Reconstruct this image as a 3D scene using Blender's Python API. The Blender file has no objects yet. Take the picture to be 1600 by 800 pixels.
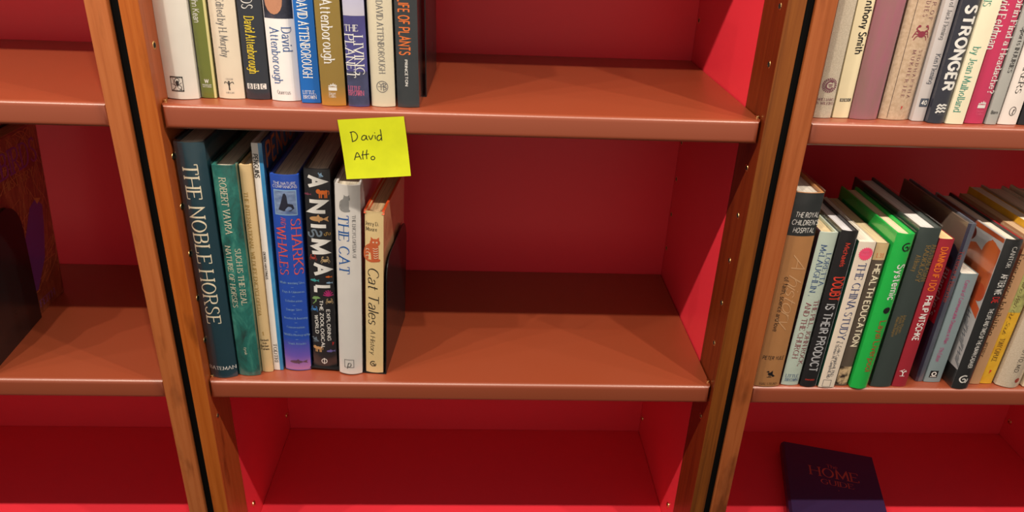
# Red bookcases with rows of books: all geometry, materials and lights are built here.
EXPOSURE = 0.28
WORLD = 0.33
LAMPS = ((-1.75, 16.0), (-1.03, 20.0), (-0.69, 22.0), (-0.32, 28.0), (0.27, 26.0), (1.07, 32.0), (1.49, 24.0), (2.2, 16.0))
import bpy, bmesh, math, random
from mathutils import Matrix, Vector

# ------------------------------------------------------------------ camera, world, lights, exposure
scene = bpy.context.scene
COL = scene.collection
scene.view_settings.view_transform = 'Standard'
scene.view_settings.look = 'None'
scene.view_settings.gamma = 1.0
scene.view_settings.use_curve_mapping = False
scene.view_settings.exposure = EXPOSURE

cam_data = bpy.data.cameras.new('camera')
cam_data.sensor_width = 36.0
cam_data.lens = 26.225
cam_data.clip_start = 0.01
camera = bpy.data.objects.new('camera', cam_data)
COL.objects.link(camera)
_r = ((0.99876, -0.01877, -0.04603), (-0.03291, 0.4443, -0.89527), (0.03725, 0.89568, 0.44313))
_c = (0.36078, -0.83439, 0.23424)
camera.matrix_world = Matrix(((*_r[0], _c[0]), (*_r[1], _c[1]), (*_r[2], _c[2]), (0, 0, 0, 1)))
scene.camera = camera

world = bpy.data.worlds.new('room_light')
scene.world = world
world.use_nodes = True
world.node_tree.nodes['Background'].inputs[0].default_value = (1.0, 0.86, 0.72, 1)
world.node_tree.nodes['Background'].inputs[1].default_value = WORLD

# the row of ceiling spots in front of the bookcases, just under the ceiling
for _x, _p in LAMPS:
    _l = bpy.data.lights.new('ceiling_spot', 'POINT')
    _l.energy = _p
    _l.color = (1.0, 0.87, 0.72)
    _l.shadow_soft_size = 0.013
    _o = bpy.data.objects.new('ceiling_spot', _l)
    _o.location = (_x, -0.613, 1.128)
    COL.objects.link(_o)

BOOK_GEOMETRY = {'noble': ('C3', 0.0179, 0.0206, 0.037, 0.3322, 0.3),
 'such': ('C3', 0.0515, 0.0235, 0.0297, 0.3031, 0.7),
 'intl': ('C3', 0.0737, 0.0314, 0.0144, 0.3014, 0.8),
 'peng': ('C3', 0.0877, 0.0354, 0.0131, 0.3278, 1.0),
 'shark': ('C3', 0.1143, 0.0376, 0.036, 0.2877, 1.5),
 'animal': ('C3', 0.1511, 0.0407, 0.033, 0.2941, 2.0),
 'cat': ('C3', 0.1882, 0.0295, 0.0323, 0.2788, 2.39),
 'tales': ('C3', 0.2205, 0.0313, 0.0249, 0.2425, 2.4),
 'w1': ('C2', 0.016, 0.0346, 0.0383, 0.262, 0.9),
 'g2': ('C2', 0.0445, 0.0396, 0.0184, 0.245, 0.9),
 'c3': ('C2', 0.0705, 0.0407, 0.0307, 0.25, 0.8),
 'b4': ('C2', 0.101, 0.0411, 0.0282, 0.252, 0.6),
 'w5': ('C2', 0.1338, 0.039, 0.0335, 0.246, 0.2),
 'bl6': ('C2', 0.1643, 0.03, 0.0221, 0.24, -0.3),
 'go7': ('C2', 0.192, 0.0223, 0.0287, 0.243, -0.3),
 'lp8': ('C2', 0.2206, 0.0218, 0.0247, 0.245, -0.3),
 'cr9': ('C2', 0.2485, 0.0248, 0.0285, 0.248, -0.3),
 'lop': ('C2', 0.2773, 0.0241, 0.026, 0.255, -0.3),
 'ww': ('R2', 0.7698, 0.0278, 0.0219, 0.235, -0.14),
 'bbc': ('R2', 0.7928, 0.0293, 0.0194, 0.24, -0.48),
 'mauve': ('R2', 0.8198, 0.0278, 0.0343, 0.25, -0.22),
 'muk': ('R2', 0.8589, 0.0317, 0.0383, 0.24, 0.1),
 'ken': ('R2', 0.8857, 0.0246, 0.015, 0.22, 0.22),
 'strong': ('R2', 0.9043, 0.0186, 0.0217, 0.235, 0.33),
 'jean': ('R2', 0.9259, 0.0156, 0.0211, 0.22, 0.51),
 'feld': ('R2', 0.9523, 0.0208, 0.0241, 0.22, 0.52),
 'sport': ('R2', 0.9725, 0.0186, 0.014, 0.23, 0.3),
 't': ('R2', 0.9935, 0.0206, 0.0235, 0.235, 0.4),
 'royal': ('R3', 0.7692, 0.0117, 0.0368, 0.2902, 0),
 'loretta': ('R3', 0.803, 0.0145, 0.0256, 0.2357, 0.8),
 'doubt': ('R3', 0.829, 0.012, 0.0238, 0.2394, 0.61),
 'china': ('R3', 0.8536, 0.0091, 0.023, 0.2259, 0.76),
 'health': ('R3', 0.8768, 0.0136, 0.0167, 0.2226, 0.76),
 'green': ('R3', 0.9002, 0.0097, 0.025, 0.2385, 0.8),
 'radio': ('R3', 0.9336, 0.0128, 0.0304, 0.2454, 0.4),
 'damned': ('R3', 0.9607, 0.0136, 0.0201, 0.2305, 0.3),
 'bluegrey': ('R3', 0.9968, 0.0262, 0.0122, 0.2468, 0.2),
 'comm': ('R3', 1.0151, 0.0246, 0.024, 0.1751, 0.4),
 'die': ('R3', 1.0481, 0.0113, 0.0251, 0.2324, 0.24),
 'tan': ('R3', 1.0758, 0.0207, 0.0148, 0.232, 1.2),
 'yellow': ('R3', 1.0929, 0.0221, 0.0181, 0.24, 1.2),
 'md': ('R3', 1.1194, 0.0134, 0.0344, 0.24, 1.4)}
# book, lettering, style, ink, start (across, up), end (across, up), cap height, part name
LETTERING = [
  ('noble', 'THE NOBLE HORSE', 'serif', 'cream', -0.0009, 0.3069, -0.0009, 0.084, 0.0174, 'title'),
  ('noble', 'BATEMAN', 'serif', 'white', -0.0175, 0.0158, 0.0181, 0.0158, 0.0052, 'author_name'),
  ('such', 'ROBERT VAVRA', 'serif', 'cream', -0.0027, 0.2878, -0.0027, 0.2126, 0.008, 'author_name'),
  ('such', 'SUCH IS THE REAL', 'serif', 'cream', 0.0051, 0.1934, 0.0051, 0.1108, 0.0065, 'title'),
  ('such', 'NATURE OF HORSES', 'serif', 'cream', -0.0068, 0.1965, -0.0068, 0.1067, 0.0065, 'title'),
  ('such', 'tysk', 'italic', 'cream', -0.0009, 0.0465, -0.0009, 0.0341, 0.0036, 'publisher_name'),
  ('intl', 'THE INTERNATIONAL WILDLIFE ENCYCLOPEDIA', 'serif', 'gold', -0.0022, 0.2666, -0.0022, 0.0896, 0.0047, 'title'),
  ('intl', '1', 'serif', 'gold', -0.0023, 0.0622, 0.0011, 0.0622, 0.005, 'volume_number'),
  ('intl', 'Aardvark', 'sansb', 'black', -0.0054, 0.052, 0.0057, 0.052, 0.0029, 'volume_text'),
  ('intl', 'to', 'sansb', 'black', -0.0028, 0.0473, 0.0028, 0.0473, 0.0029, 'volume_text'),
  ('intl', 'Barber', 'sansb', 'black', -0.0057, 0.0425, 0.0055, 0.0425, 0.0029, 'volume_text'),
  ('intl', 'Fishes', 'sansb', 'black', -0.0058, 0.0377, 0.0054, 0.0377, 0.0029, 'volume_text'),
  ('peng', 'PENGUINS', 'sansb', 'black', -0.0026, 0.3141, -0.0026, 0.2833, 0.0055, 'title'),
  ('peng', 'DEREK HASTINGS', 'sansb', 'black', -0.0036, 0.1826, -0.0036, 0.1425, 0.0026, 'author_name'),
  ('peng', 'TODTRI', 'serif', 'black', -0.0018, 0.0434, -0.0018, 0.0129, 0.0046, 'publisher_name'),
  ('shark', 'THE NATURE', 'sans', 'white', -0.0134, 0.2772, 0.0139, 0.2772, 0.0036, 'series_name'),
  ('shark', 'COMPANIONS', 'sans', 'white', -0.0145, 0.2728, 0.0152, 0.2728, 0.0036, 'series_name'),
  ('shark', 'SHARKS', 'serif', 'salmon', 0.0106, 0.2304, 0.0106, 0.1493, 0.0108, 'title'),
  ('shark', 'WHALES', 'serif', 'salmon', -0.008, 0.2193, -0.008, 0.1484, 0.0108, 'title'),
  ('shark', 'AND', 'italic', 'salmon', -0.0043, 0.2317, -0.0043, 0.2213, 0.0061, 'title'),
  ('shark', 'Whale-watching Sites', 'serif', 'paleblue', -0.0153, 0.1382, 0.0163, 0.1382, 0.0031, 'topic_line'),
  ('shark', '-', 'serif', 'paleblue', -0.0016, 0.1315, 0.0034, 0.1315, 0.0036, 'dash'),
  ('shark', 'Rays & Chimaeras', 'serif', 'paleblue', -0.013, 0.1248, 0.0155, 0.1248, 0.0031, 'topic_line'),
  ('shark', '-', 'serif', 'paleblue', -0.0009, 0.118, 0.0042, 0.118, 0.0036, 'dash'),
  ('shark', 'Echolocation', 'serif', 'paleblue', -0.0097, 0.1111, 0.0122, 0.1111, 0.0031, 'topic_line'),
  ('shark', '-', 'serif', 'paleblue', -0.0009, 0.1043, 0.0041, 0.1043, 0.0036, 'dash'),
  ('shark', 'Danger Sites', 'serif', 'paleblue', -0.0094, 0.0978, 0.0109, 0.0978, 0.0031, 'topic_line'),
  ('shark', '-', 'serif', 'paleblue', -0.0014, 0.0909, 0.0037, 0.0909, 0.0036, 'dash'),
  ('shark', 'Beaches & Anatomy', 'serif', 'paleblue', -0.0133, 0.0844, 0.0174, 0.0844, 0.0031, 'topic_line'),
  ('shark', '-', 'serif', 'paleblue', -0.0001, 0.0774, 0.005, 0.0774, 0.0036, 'dash'),
  ('shark', 'Conservation', 'serif', 'paleblue', -0.0109, 0.0702, 0.0131, 0.0702, 0.0031, 'topic_line'),
  ('shark', '-', 'serif', 'paleblue', -0.001, 0.0631, 0.0041, 0.0631, 0.0036, 'dash'),
  ('shark', 'Wildlife Photography', 'serif', 'paleblue', -0.0156, 0.058, 0.0189, 0.058, 0.0031, 'topic_line'),
  ('shark', '-', 'serif', 'paleblue', -0.0005, 0.0508, 0.0047, 0.0508, 0.0036, 'dash'),
  ('shark', 'Shark Attacks', 'serif', 'paleblue', -0.0109, 0.044, 0.0134, 0.044, 0.0031, 'topic_line'),
  ('animal', 'A', 'heavy', 'white', -0.0009, 0.2866, -0.0009, 0.2694, 0.0191, 'title_letter'),
  ('animal', 'N', 'heavy', 'white', -0.0007, 0.254, -0.0007, 0.2352, 0.0191, 'title_letter'),
  ('animal', 'I', 'heavy', 'white', -0.0005, 0.2206, -0.0005, 0.2148, 0.0191, 'title_letter'),
  ('animal', 'M', 'heavy', 'white', -0.0005, 0.2, -0.0005, 0.1773, 0.0191, 'title_letter'),
  ('animal', 'A', 'heavy', 'white', 0.0011, 0.1659, 0.0011, 0.146, 0.0191, 'title_letter'),
  ('animal', 'L', 'heavy', 'white', 0.0016, 0.1326, 0.0016, 0.119, 0.0191, 'title_letter'),
  ('animal', 'EXPLORING', 'sansb', 'white', 0.0072, 0.0955, 0.0072, 0.0456, 0.0043, 'subtitle'),
  ('animal', 'THE ZOOLOGICAL', 'sansb', 'white', -0.0014, 0.11, -0.0014, 0.0326, 0.0043, 'subtitle'),
  ('animal', 'WORLD', 'sansb', 'white', -0.0087, 0.0861, -0.0087, 0.0566, 0.0043, 'subtitle'),
  ('cat', 'THE CAT', 'serif', 'royalblue', -0.0053, 0.2393, -0.0053, 0.1552, 0.0129, 'title'),
  ('cat', 'THE ENCYCLOPEDIA OF', 'serif', 'grey', 0.0078, 0.2393, 0.0078, 0.1784, 0.0039, 'subtitle'),
  ('cat', 'p', 'italic', 'black', -0.0041, 0.0168, 0.0009, 0.0168, 0.0097, 'publisher_mark'),
  ('tales', 'Jerry D.', 'serif', 'black', -0.0115, 0.2268, 0.0065, 0.2268, 0.005, 'author_name'),
  ('tales', 'Moore', 'serif', 'black', -0.0104, 0.2192, 0.0041, 0.2192, 0.005, 'author_name'),
  ('tales', 'Cat Tales', 'italic', 'black', -0.001, 0.1649, -0.001, 0.0784, 0.0137, 'title'),
  ('tales', 'A History', 'italic', 'black', -0.0021, 0.0697, -0.0021, 0.0303, 0.0065, 'subtitle'),
  ('g2', 'John Kean', 'sans', 'white', -0.0025, 0.1154, -0.0025, 0.0849, 0.0073, 'author_name'),
  ('g2', 'W', 'sansb', 'white', -0.003, 0.0197, 0.0021, 0.0197, 0.004, 'emblem'),
  ('g2', 'MUSEUM', 'sansb', 'white', -0.0058, 0.0152, 0.0044, 0.0152, 0.0013, 'publisher_name'),
  ('g2', 'VICTORIA', 'sansb', 'white', -0.0057, 0.013, 0.0045, 0.013, 0.0013, 'publisher_name'),
  ('c3', 'Edited by H. Morphy', 'serif', 'grey', -0.0008, 0.1123, -0.0008, 0.0476, 0.0083, 'author_name'),
  ('c3', 'CROOM', 'serif', 'grey', -0.0038, 0.0229, 0.0043, 0.0229, 0.0018, 'publisher_name'),
  ('c3', 'HELM', 'serif', 'grey', -0.0049, 0.0071, 0.004, 0.0071, 0.0018, 'publisher_name'),
  ('b4', 'LOST WORLDS', 'serif', 'white', -0.002, 0.1701, -0.002, 0.1009, 0.0119, 'title'),
  ('b4', 'David Attenborough', 'serifb', 'yellow', -0.0013, 0.0934, -0.0013, 0.0295, 0.0102, 'author_name'),
  ('b4', 'B', 'sansb', 'navyblack', -0.0096, 0.0149, -0.0063, 0.0149, 0.0048, 'logo_letter'),
  ('b4', 'B', 'sansb', 'navyblack', -0.0019, 0.015, 0.0013, 0.015, 0.0048, 'logo_letter'),
  ('b4', 'C', 'sansb', 'navyblack', 0.0057, 0.0151, 0.009, 0.0151, 0.0048, 'logo_letter'),
  ('w5', 'David', 'serif', 'slateblue', 0.0075, 0.0834, 0.0075, 0.0564, 0.0097, 'author_name'),
  ('w5', 'Attenborough', 'serif', 'slateblue', -0.0059, 0.083, -0.0059, 0.0197, 0.0097, 'author_name'),
  ('w5', 'Quercus', 'serif', 'grey', -0.0092, 0.0103, 0.0067, 0.0103, 0.0044, 'publisher_name'),
  ('bl6', 'DAVID ATTENBOROUGH', 'serifb', 'white', -0.0012, 0.1173, -0.0012, 0.0287, 0.0101, 'author_name'),
  ('bl6', 'LITTLE,', 'serif', 'white', -0.0086, 0.0124, 0.0064, 0.0124, 0.004, 'publisher_name'),
  ('bl6', 'BROWN', 'serif', 'white', -0.0084, 0.0068, 0.0067, 0.0068, 0.004, 'publisher_name'),
  ('go7', 'Attenborough', 'serifb', 'white', -0.0011, 0.1179, -0.0011, 0.0476, 0.0115, 'author_name'),
  ('go7', 'Harper', 'serif', 'white', -0.0044, 0.0145, 0.0036, 0.0145, 0.0032, 'publisher_name'),
  ('go7', 'Collins', 'serif', 'white', -0.0047, 0.0112, 0.0034, 0.0112, 0.0032, 'publisher_name'),
  ('lp8', 'THE', 'serif', 'white', -0.0112, 0.0878, 0.0046, 0.0878, 0.0067, 'title'),
  ('lp8', 'LIVING', 'serif', 'white', 0.0036, 0.0796, 0.0036, 0.0351, 0.0099, 'title'),
  ('lp8', 'PLANET', 'serif', 'white', -0.0064, 0.0811, -0.0064, 0.0322, 0.0099, 'title'),
  ('lp8', 'LITTLE,', 'serif', 'pink', -0.011, 0.0207, 0.0047, 0.0207, 0.0054, 'publisher_name'),
  ('lp8', 'BROWN', 'serif', 'pink', -0.011, 0.0154, 0.0069, 0.0154, 0.0054, 'publisher_name'),
  ('cr9', 'DAVID ATTENBOROUGH', 'serif', 'grey', 0.0004, 0.1175, 0.0004, 0.0382, 0.0066, 'author_name'),
  ('lop', 'THE PRIVATE LIFE OF PLANTS', 'sansb', 'orange', -0.0023, 0.1742, -0.0023, 0.0594, 0.0114, 'title'),
  ('lop', 'PRINCETON', 'sansb', 'white', -0.0011, 0.0546, -0.0011, 0.0247, 0.0029, 'publisher_name'),
  ('ww', 'WILLIAMS', 'serif', 'plum', -0.0103, 0.0222, 0.0097, 0.0222, 0.0031, 'publisher_name'),
  ('ww', '& WILKINS', 'serif', 'plum', -0.0105, 0.0176, 0.01, 0.0176, 0.0031, 'publisher_name'),
  ('bbc', 'Anthony Smith', 'sansb', 'black', 0.0035, 0.1417, 0.0035, 0.0754, 0.0085, 'author_name'),
  ('bbc', 'B', 'sansb', 'cream', -0.0045, 0.0216, -0.0024, 0.0216, 0.0025, 'logo_letter'),
  ('bbc', 'B', 'sansb', 'cream', 0.0001, 0.0217, 0.0022, 0.0217, 0.0025, 'logo_letter'),
  ('bbc', 'C', 'sansb', 'cream', 0.0046, 0.0218, 0.0067, 0.0218, 0.0025, 'logo_letter'),
  ('muk', 'SIDDHARTHA', 'tracked', 'plum', 0.0086, 0.0827, 0.0086, 0.0264, 0.0038, 'author_name'),
  ('muk', 'MUKHERJEE', 'tracked', 'plum', 0.0008, 0.0825, 0.0008, 0.0273, 0.0038, 'author_name'),
  ('muk', 'ALL MALADIES', 'tracked', 'plum', 0.0016, 0.1779, 0.0016, 0.1194, 0.005, 'title'),
  ('muk', 'EMPEROR OF', 'tracked', 'plum', 0.0099, 0.1782, 0.0099, 0.1154, 0.005, 'title'),
  ('ken', 'The Life and Death of Jack Fleming', 'serif', 'grey', 0.0003, 0.1891, 0.0003, 0.0952, 0.0051, 'title'),
  ('ken', 'Ken Fleming', 'serif', 'slate', 0.0018, 0.0793, 0.0018, 0.0444, 0.0057, 'author_name'),
  ('ken', '40', 'sansb', 'white', -0.0022, 0.0224, 0.0045, 0.0224, 0.0048, 'logo_number'),
  ('strong', 'STRONGER', 'heavy', 'white', 0.0011, 0.1355, 0.0011, 0.0385, 0.0122, 'title'),
  ('strong', 'MACMILLAN', 'serif', 'grey', -0.0016, 0.0109, 0.0061, 0.0109, 0.0015, 'publisher_name'),
  ('jean', 'PSYCHOANALYSIS', 'serif', 'seagreen', -0.0061, 0.2131, -0.0061, 0.1335, 0.008, 'title'),
  ('jean', 'by Jean Mulholland', 'serif', 'seagreen', -0.0017, 0.0901, -0.0017, 0.0142, 0.0084, 'author_name'),
  ('feld', 'When Did Aspirin Find a Headache?', 'serifb', 'white', 0.0081, 0.205, 0.0081, 0.0355, 0.0082, 'title'),
  ('feld', 'David Feldman', 'serifb', 'white', -0.0084, 0.1563, -0.0084, 0.0862, 0.0082, 'author_name'),
  ('feld', 'Harper', 'serif', 'pink', -0.002, 0.0156, 0.0073, 0.0156, 0.0024, 'publisher_name'),
  ('feld', 'Collins', 'serif', 'pink', -0.0016, 0.0121, 0.0077, 0.0121, 0.0024, 'publisher_name'),
  ('sport', 'Sports INJURIES', 'serifb', 'black', 0.0016, 0.1138, 0.0016, 0.0611, 0.0048, 'title'),
  ('sport', 'Born', 'sansb', 'black', -0.0043, 0.0147, 0.0039, 0.0147, 0.0038, 'publisher_name'),
  ('t', 'THINKERS', 'serif', 'black', -0.0005, 0.0926, -0.0005, 0.0368, 0.0064, 'title'),
  ('t', 't', 'italic', 'black', -0.0005, 0.0163, 0.003, 0.0163, 0.0075, 'publisher_mark'),
  ('royal', 'THE ROYAL', 'sansi', 'white', -0.0133, 0.2611, 0.0167, 0.2611, 0.0066, 'title'),
  ('royal', "CHILDREN'S", 'sansi', 'white', -0.0156, 0.2507, 0.0186, 0.2507, 0.0066, 'title'),
  ('royal', 'HOSPITAL', 'sansi', 'white', -0.0122, 0.24, 0.0152, 0.24, 0.0066, 'title'),
  ('royal', 'A history', 'script', 'peach', 0.0051, 0.2061, 0.0051, 0.0993, 0.0184, 'subtitle'),
  ('royal', 'of faith, science and love', 'sans', 'black', -0.0062, 0.1733, -0.0062, 0.0903, 0.0059, 'subtitle'),
  ('royal', 'PETER YULE', 'sansi', 'black', -0.0145, 0.0477, 0.015, 0.0477, 0.0055, 'author_name'),
  ('royal', 'HALSTEAD', 'serif', 'umber', -0.0109, 0.0045, 0.0137, 0.0045, 0.0037, 'publisher_name'),
  ('loretta', 'LORETTA', 'serif', 'slateblue', 0.0066, 0.2065, 0.0066, 0.1585, 0.0067, 'author_name'),
  ('loretta', 'McLAUGHLIN .', 'serif', 'slateblue', -0.0026, 0.2184, -0.0026, 0.1428, 0.0072, 'author_name'),
  ('loretta', 'THE PILL, JOHN ROCK,', 'serif', 'maroon', 0.0072, 0.1372, 0.0072, 0.0316, 0.0064, 'title'),
  ('loretta', 'AND THE CHURCH', 'serif', 'maroon', -0.0029, 0.133, -0.0029, 0.0446, 0.0069, 'title'),
  ('loretta', 'LITTLE', 'serif', 'slateblue', -0.0087, 0.0155, 0.0096, 0.0155, 0.0049, 'publisher_name'),
  ('loretta', 'BROWN', 'serif', 'slateblue', -0.0082, 0.0089, 0.0102, 0.0089, 0.0049, 'publisher_name'),
  ('doubt', 'Michaels', 'sans', 'coral', 0.0003, 0.2235, 0.0003, 0.1895, 0.0062, 'author_name'),
  ('doubt', 'DOUBT', 'sansb', 'coral', 0.0018, 0.1745, 0.0018, 0.1384, 0.0133, 'title'),
  ('doubt', 'IS THEIR PRODUCT', 'sansb', 'silver', -0.0002, 0.134, -0.0002, 0.0253, 0.011, 'title'),
  ('doubt', 'OXFORD', 'sansb', 'coral', -0.0074, 0.0117, 0.0055, 0.0117, 0.0021, 'publisher_name'),
  ('china', 'OVER', 'sansb', 'pink', -0.0053, 0.2122, 0.0047, 0.2122, 0.0028, 'sticker_text'),
  ('china', '500,000', 'sansb', 'pink', -0.0051, 0.2082, 0.0058, 0.2082, 0.0028, 'sticker_text'),
  ('china', 'THE CHINA STUDY', 'serif', 'navy', 0.0012, 0.1961, 0.0012, 0.0789, 0.0101, 'title'),
  ('china', 'T. Colin Campbell, PhD', 'serif', 'slate', 0.003, 0.0759, 0.003, 0.0187, 0.0041, 'author_name'),
  ('china', '& Thomas M. Campbell, MD', 'serif', 'slate', -0.0017, 0.0768, -0.0017, 0.0153, 0.0041, 'author_name'),
  ('health', '1.31', 'serif', 'rust', -0.005, 0.205, 0.0051, 0.205, 0.006, 'volume_number'),
  ('health', 'HEALTH EDUCATION', 'sansb', 'cream', 0.0018, 0.1925, 0.0018, 0.0653, 0.0084, 'title'),
  ('green', 'Systemic', 'sansb', 'white', 0.0054, 0.1961, 0.0054, 0.1427, 0.0105, 'title'),
  ('green', 'Layal Liverpool', 'sans', 'red', 0.0047, 0.1109, 0.0047, 0.0287, 0.0095, 'author_name'),
  ('radio', 'AUSTRALASIAN', 'serif', 'gold', 0.0116, 0.2225, 0.0116, 0.1688, 0.0061, 'title'),
  ('radio', 'RADIOLOGY', 'serif', 'gold', 0.0036, 0.2213, 0.0036, 0.168, 0.0061, 'title'),
  ('radio', 'A History', 'serif', 'gold', -0.0054, 0.2074, -0.0054, 0.1835, 0.0055, 'subtitle'),
  ('radio', 'John Ryan', 'serif', 'gold', 0.0022, 0.1185, 0.0022, 0.0892, 0.0033, 'author_name'),
  ('radio', 'Keith Sutton', 'serif', 'gold', -0.002, 0.1164, -0.002, 0.086, 0.0033, 'author_name'),
  ('radio', 'Malcolm Baigent', 'serif', 'gold', -0.0062, 0.1143, -0.0062, 0.0828, 0.0033, 'author_name'),
  ('damned', 'DAMNED IF I DO', 'sansb', 'orange', -0.0, 0.2191, -0.0, 0.1544, 0.0085, 'title'),
  ('damned', 'PHILIP NITSCHKE', 'sansb', 'white', 0.0011, 0.1472, 0.0011, 0.0767, 0.0085, 'author_name'),
  ('bluegrey', 'Terence & Blanche', 'serif', 'brick', -0.0014, 0.2083, -0.0014, 0.1302, 0.0055, 'title'),
  ('comm', 'Control of Communicable Diseases in Man', 'sans', 'magenta', -0.0006, 0.1656, -0.0006, 0.0651, 0.0053, 'title'),
  ('comm', '17th Edition', 'sans', 'magenta', -0.0031, 0.0587, -0.0031, 0.035, 0.0053, 'edition'),
  ('die', 'CANTOR', 'serif', 'white', 0.0025, 0.2231, 0.0025, 0.1925, 0.006, 'author_name'),
  ('die', 'AFTER WE', 'sansb', 'white', 0.0026, 0.1835, 0.0026, 0.1522, 0.009, 'title'),
  ('die', 'DIE', 'sansb', 'red', 0.0027, 0.1492, 0.0027, 0.1394, 0.009, 'title'),
  ('die', 'THE LIFE AND TIMES OF THE HUMAN CADAVER', 'sansb', 'white', 0.0022, 0.1314, 0.0022, 0.035, 0.006, 'subtitle'),
  ('tan', 'Emergency Inhibiting', 'serif', 'umber', -0.0057, 0.2069, -0.0057, 0.0811, 0.0074, 'title'),
  ('tan', 'KERRY', 'serif', 'umber', -0.006, 0.0695, -0.006, 0.046, 0.0044, 'author_name'),
  ('yellow', 'who Wish Our Souls', 'script', 'umber', -0.003, 0.1665, -0.003, 0.0837, 0.0054, 'title'),
  ('yellow', 'TONY CAPUCE', 'serif', 'umber', -0.0017, 0.0764, -0.0017, 0.0379, 0.0065, 'author_name'),
  ('md', 'HENRY OTTO, M.D.', 'sans', 'black', -0.0019, 0.0915, -0.0019, 0.0249, 0.0055, 'author_name'),
]
MARKS = [
  ('animal', 'bird', 'paleblue', 0.0045, 0.287, 0.008, 'animal_picture'),
  ('animal', 'beast', 'orange', 0.0059, 0.2625, 0.0165, 'animal_picture'),
  ('animal', 'fish', 'plum', -0.0123, 0.2605, 0.01, 'animal_picture'),
  ('animal', 'fish', 'tan', -0.0003, 0.2278, 0.026, 'animal_picture'),
  ('animal', 'snake', 'steel', -0.0052, 0.2069, 0.018, 'animal_picture'),
  ('animal', 'snake', 'gold', 0.0102, 0.2069, 0.008, 'animal_picture'),
  ('animal', 'crab', 'brick', -0.0092, 0.1718, 0.01, 'animal_picture'),
  ('animal', 'crab', 'sand', 0.0063, 0.169, 0.012, 'animal_picture'),
  ('animal', 'fish', 'teal', -0.009, 0.139, 0.013, 'animal_picture'),
  ('animal', 'fish', 'orange', 0.0096, 0.1449, 0.009, 'animal_picture'),
  ('animal', 'fish', 'paleblue', 0.0101, 0.136, 0.009, 'animal_picture'),
  ('animal', 'coral', 'magenta', 0.0083, 0.1206, 0.014, 'animal_picture'),
  ('animal', 'palm', 'leaf', -0.0081, 0.1096, 0.014, 'animal_picture'),
  ('animal', 'crab', 'skyblue', -0.0109, 0.0946, 0.01, 'animal_picture'),
  ('animal', 'crab', 'sand', 0.0095, 0.1072, 0.01, 'animal_picture'),
  ('animal', 'bird', 'steel', -0.0121, 0.0471, 0.011, 'animal_picture'),
  ('animal', 'beast', 'tan', -0.0089, 0.0322, 0.014, 'animal_picture'),
  ('animal', 'leafy', 'red', 0.012, 0.0406, 0.006, 'animal_picture'),
  ('animal', 'fish', 'lilac', 0.0085, 0.0288, 0.013, 'animal_picture'),
  ('animal', 'phi', 'white', -0.0006, 0.0124, 0.01, 'emblem'),
  ('cat', 'sitcat', 'midgrey', -0.002, 0.2551, 0.021, 'cat_picture'),
  ('cat', 'frame', 'grey', -0.0015, 0.0173, 0.0125, 'emblem'),
  ('tales', 'sitcat', 'rust', -0.0008, 0.1905, 0.033, 'cat_picture'),
  ('tales', 'swirl', 'black', -0.0019, 0.0144, 0.0085, 'emblem'),
  ('w1', 'ornate', 'black', -0.0024, 0.0174, 0.0165, 'emblem'),
  ('c3', 'figure', 'black', -0.0007, 0.0159, 0.0125, 'emblem'),
  ('b4', 'rect', 'white', -0.008, 0.0149, 0.0064, 'logo_box'),
  ('b4', 'rect', 'white', -0.0003, 0.015, 0.0064, 'logo_box'),
  ('b4', 'rect', 'white', 0.0073, 0.0151, 0.0064, 'logo_box'),
  ('go7', 'flamebook', 'white', 0.0001, 0.0219, 0.0095, 'emblem'),
  ('cr9', 'monogram', 'grey', -0.0003, 0.0233, 0.0135, 'emblem'),
  ('ww', 'seal', 'plum', -0.0, 0.0389, 0.0175, 'emblem'),
  ('bbc', 'rect', 'black', -0.0035, 0.0216, 0.0038, 'logo_box'),
  ('bbc', 'rect', 'black', 0.0011, 0.0217, 0.0038, 'logo_box'),
  ('bbc', 'rect', 'black', 0.0056, 0.0218, 0.0038, 'logo_box'),
  ('muk', 'crab', 'maroon', 0.0038, 0.1006, 0.02, 'crab_picture'),
  ('muk', 'leafy', 'red', 0.0037, 0.0146, 0.005, 'emblem'),
  ('ken', 'rect', 'slate', 0.0012, 0.0224, 0.01, 'logo_box'),
  ('strong', 'waves', 'white', 0.0006, 0.0171, 0.011, 'emblem'),
  ('feld', 'flamebook', 'white', 0.0023, 0.0233, 0.0095, 'emblem'),
  ('t', 'ring', 'black', 0.0012, 0.0163, 0.0105, 'emblem'),
  ('royal', 'bird', 'black', 0.0005, 0.021, 0.0145, 'emblem'),
  ('china', 'burst', 'hotpink', 0.0016, 0.2091, 0.0195, 'sticker'),
  ('china', 'frame', 'grey', -0.0009, 0.0071, 0.011, 'emblem'),
  ('green', 'swirl', 'black', 0.0041, 0.22, 0.012, 'emblem'),
  ('green', 'disc', 'black', 0.0044, 0.1269, 0.01, 'dot'),
  ('damned', 'tree', 'white', -0.0008, 0.0234, 0.0115, 'emblem'),
  ('comm', 'badge', 'black', -0.0013, 0.0137, 0.0115, 'emblem'),
  ('die', 'swirl', 'white', -0.0003, 0.0159, 0.0125, 'emblem'),
  ('yellow', 'leafy', 'red', -0.0005, 0.0203, 0.007, 'emblem'),
  ('md', 'disc', 'brick', 0.0061, 0.0122, 0.008, 'emblem'),
]
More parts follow.
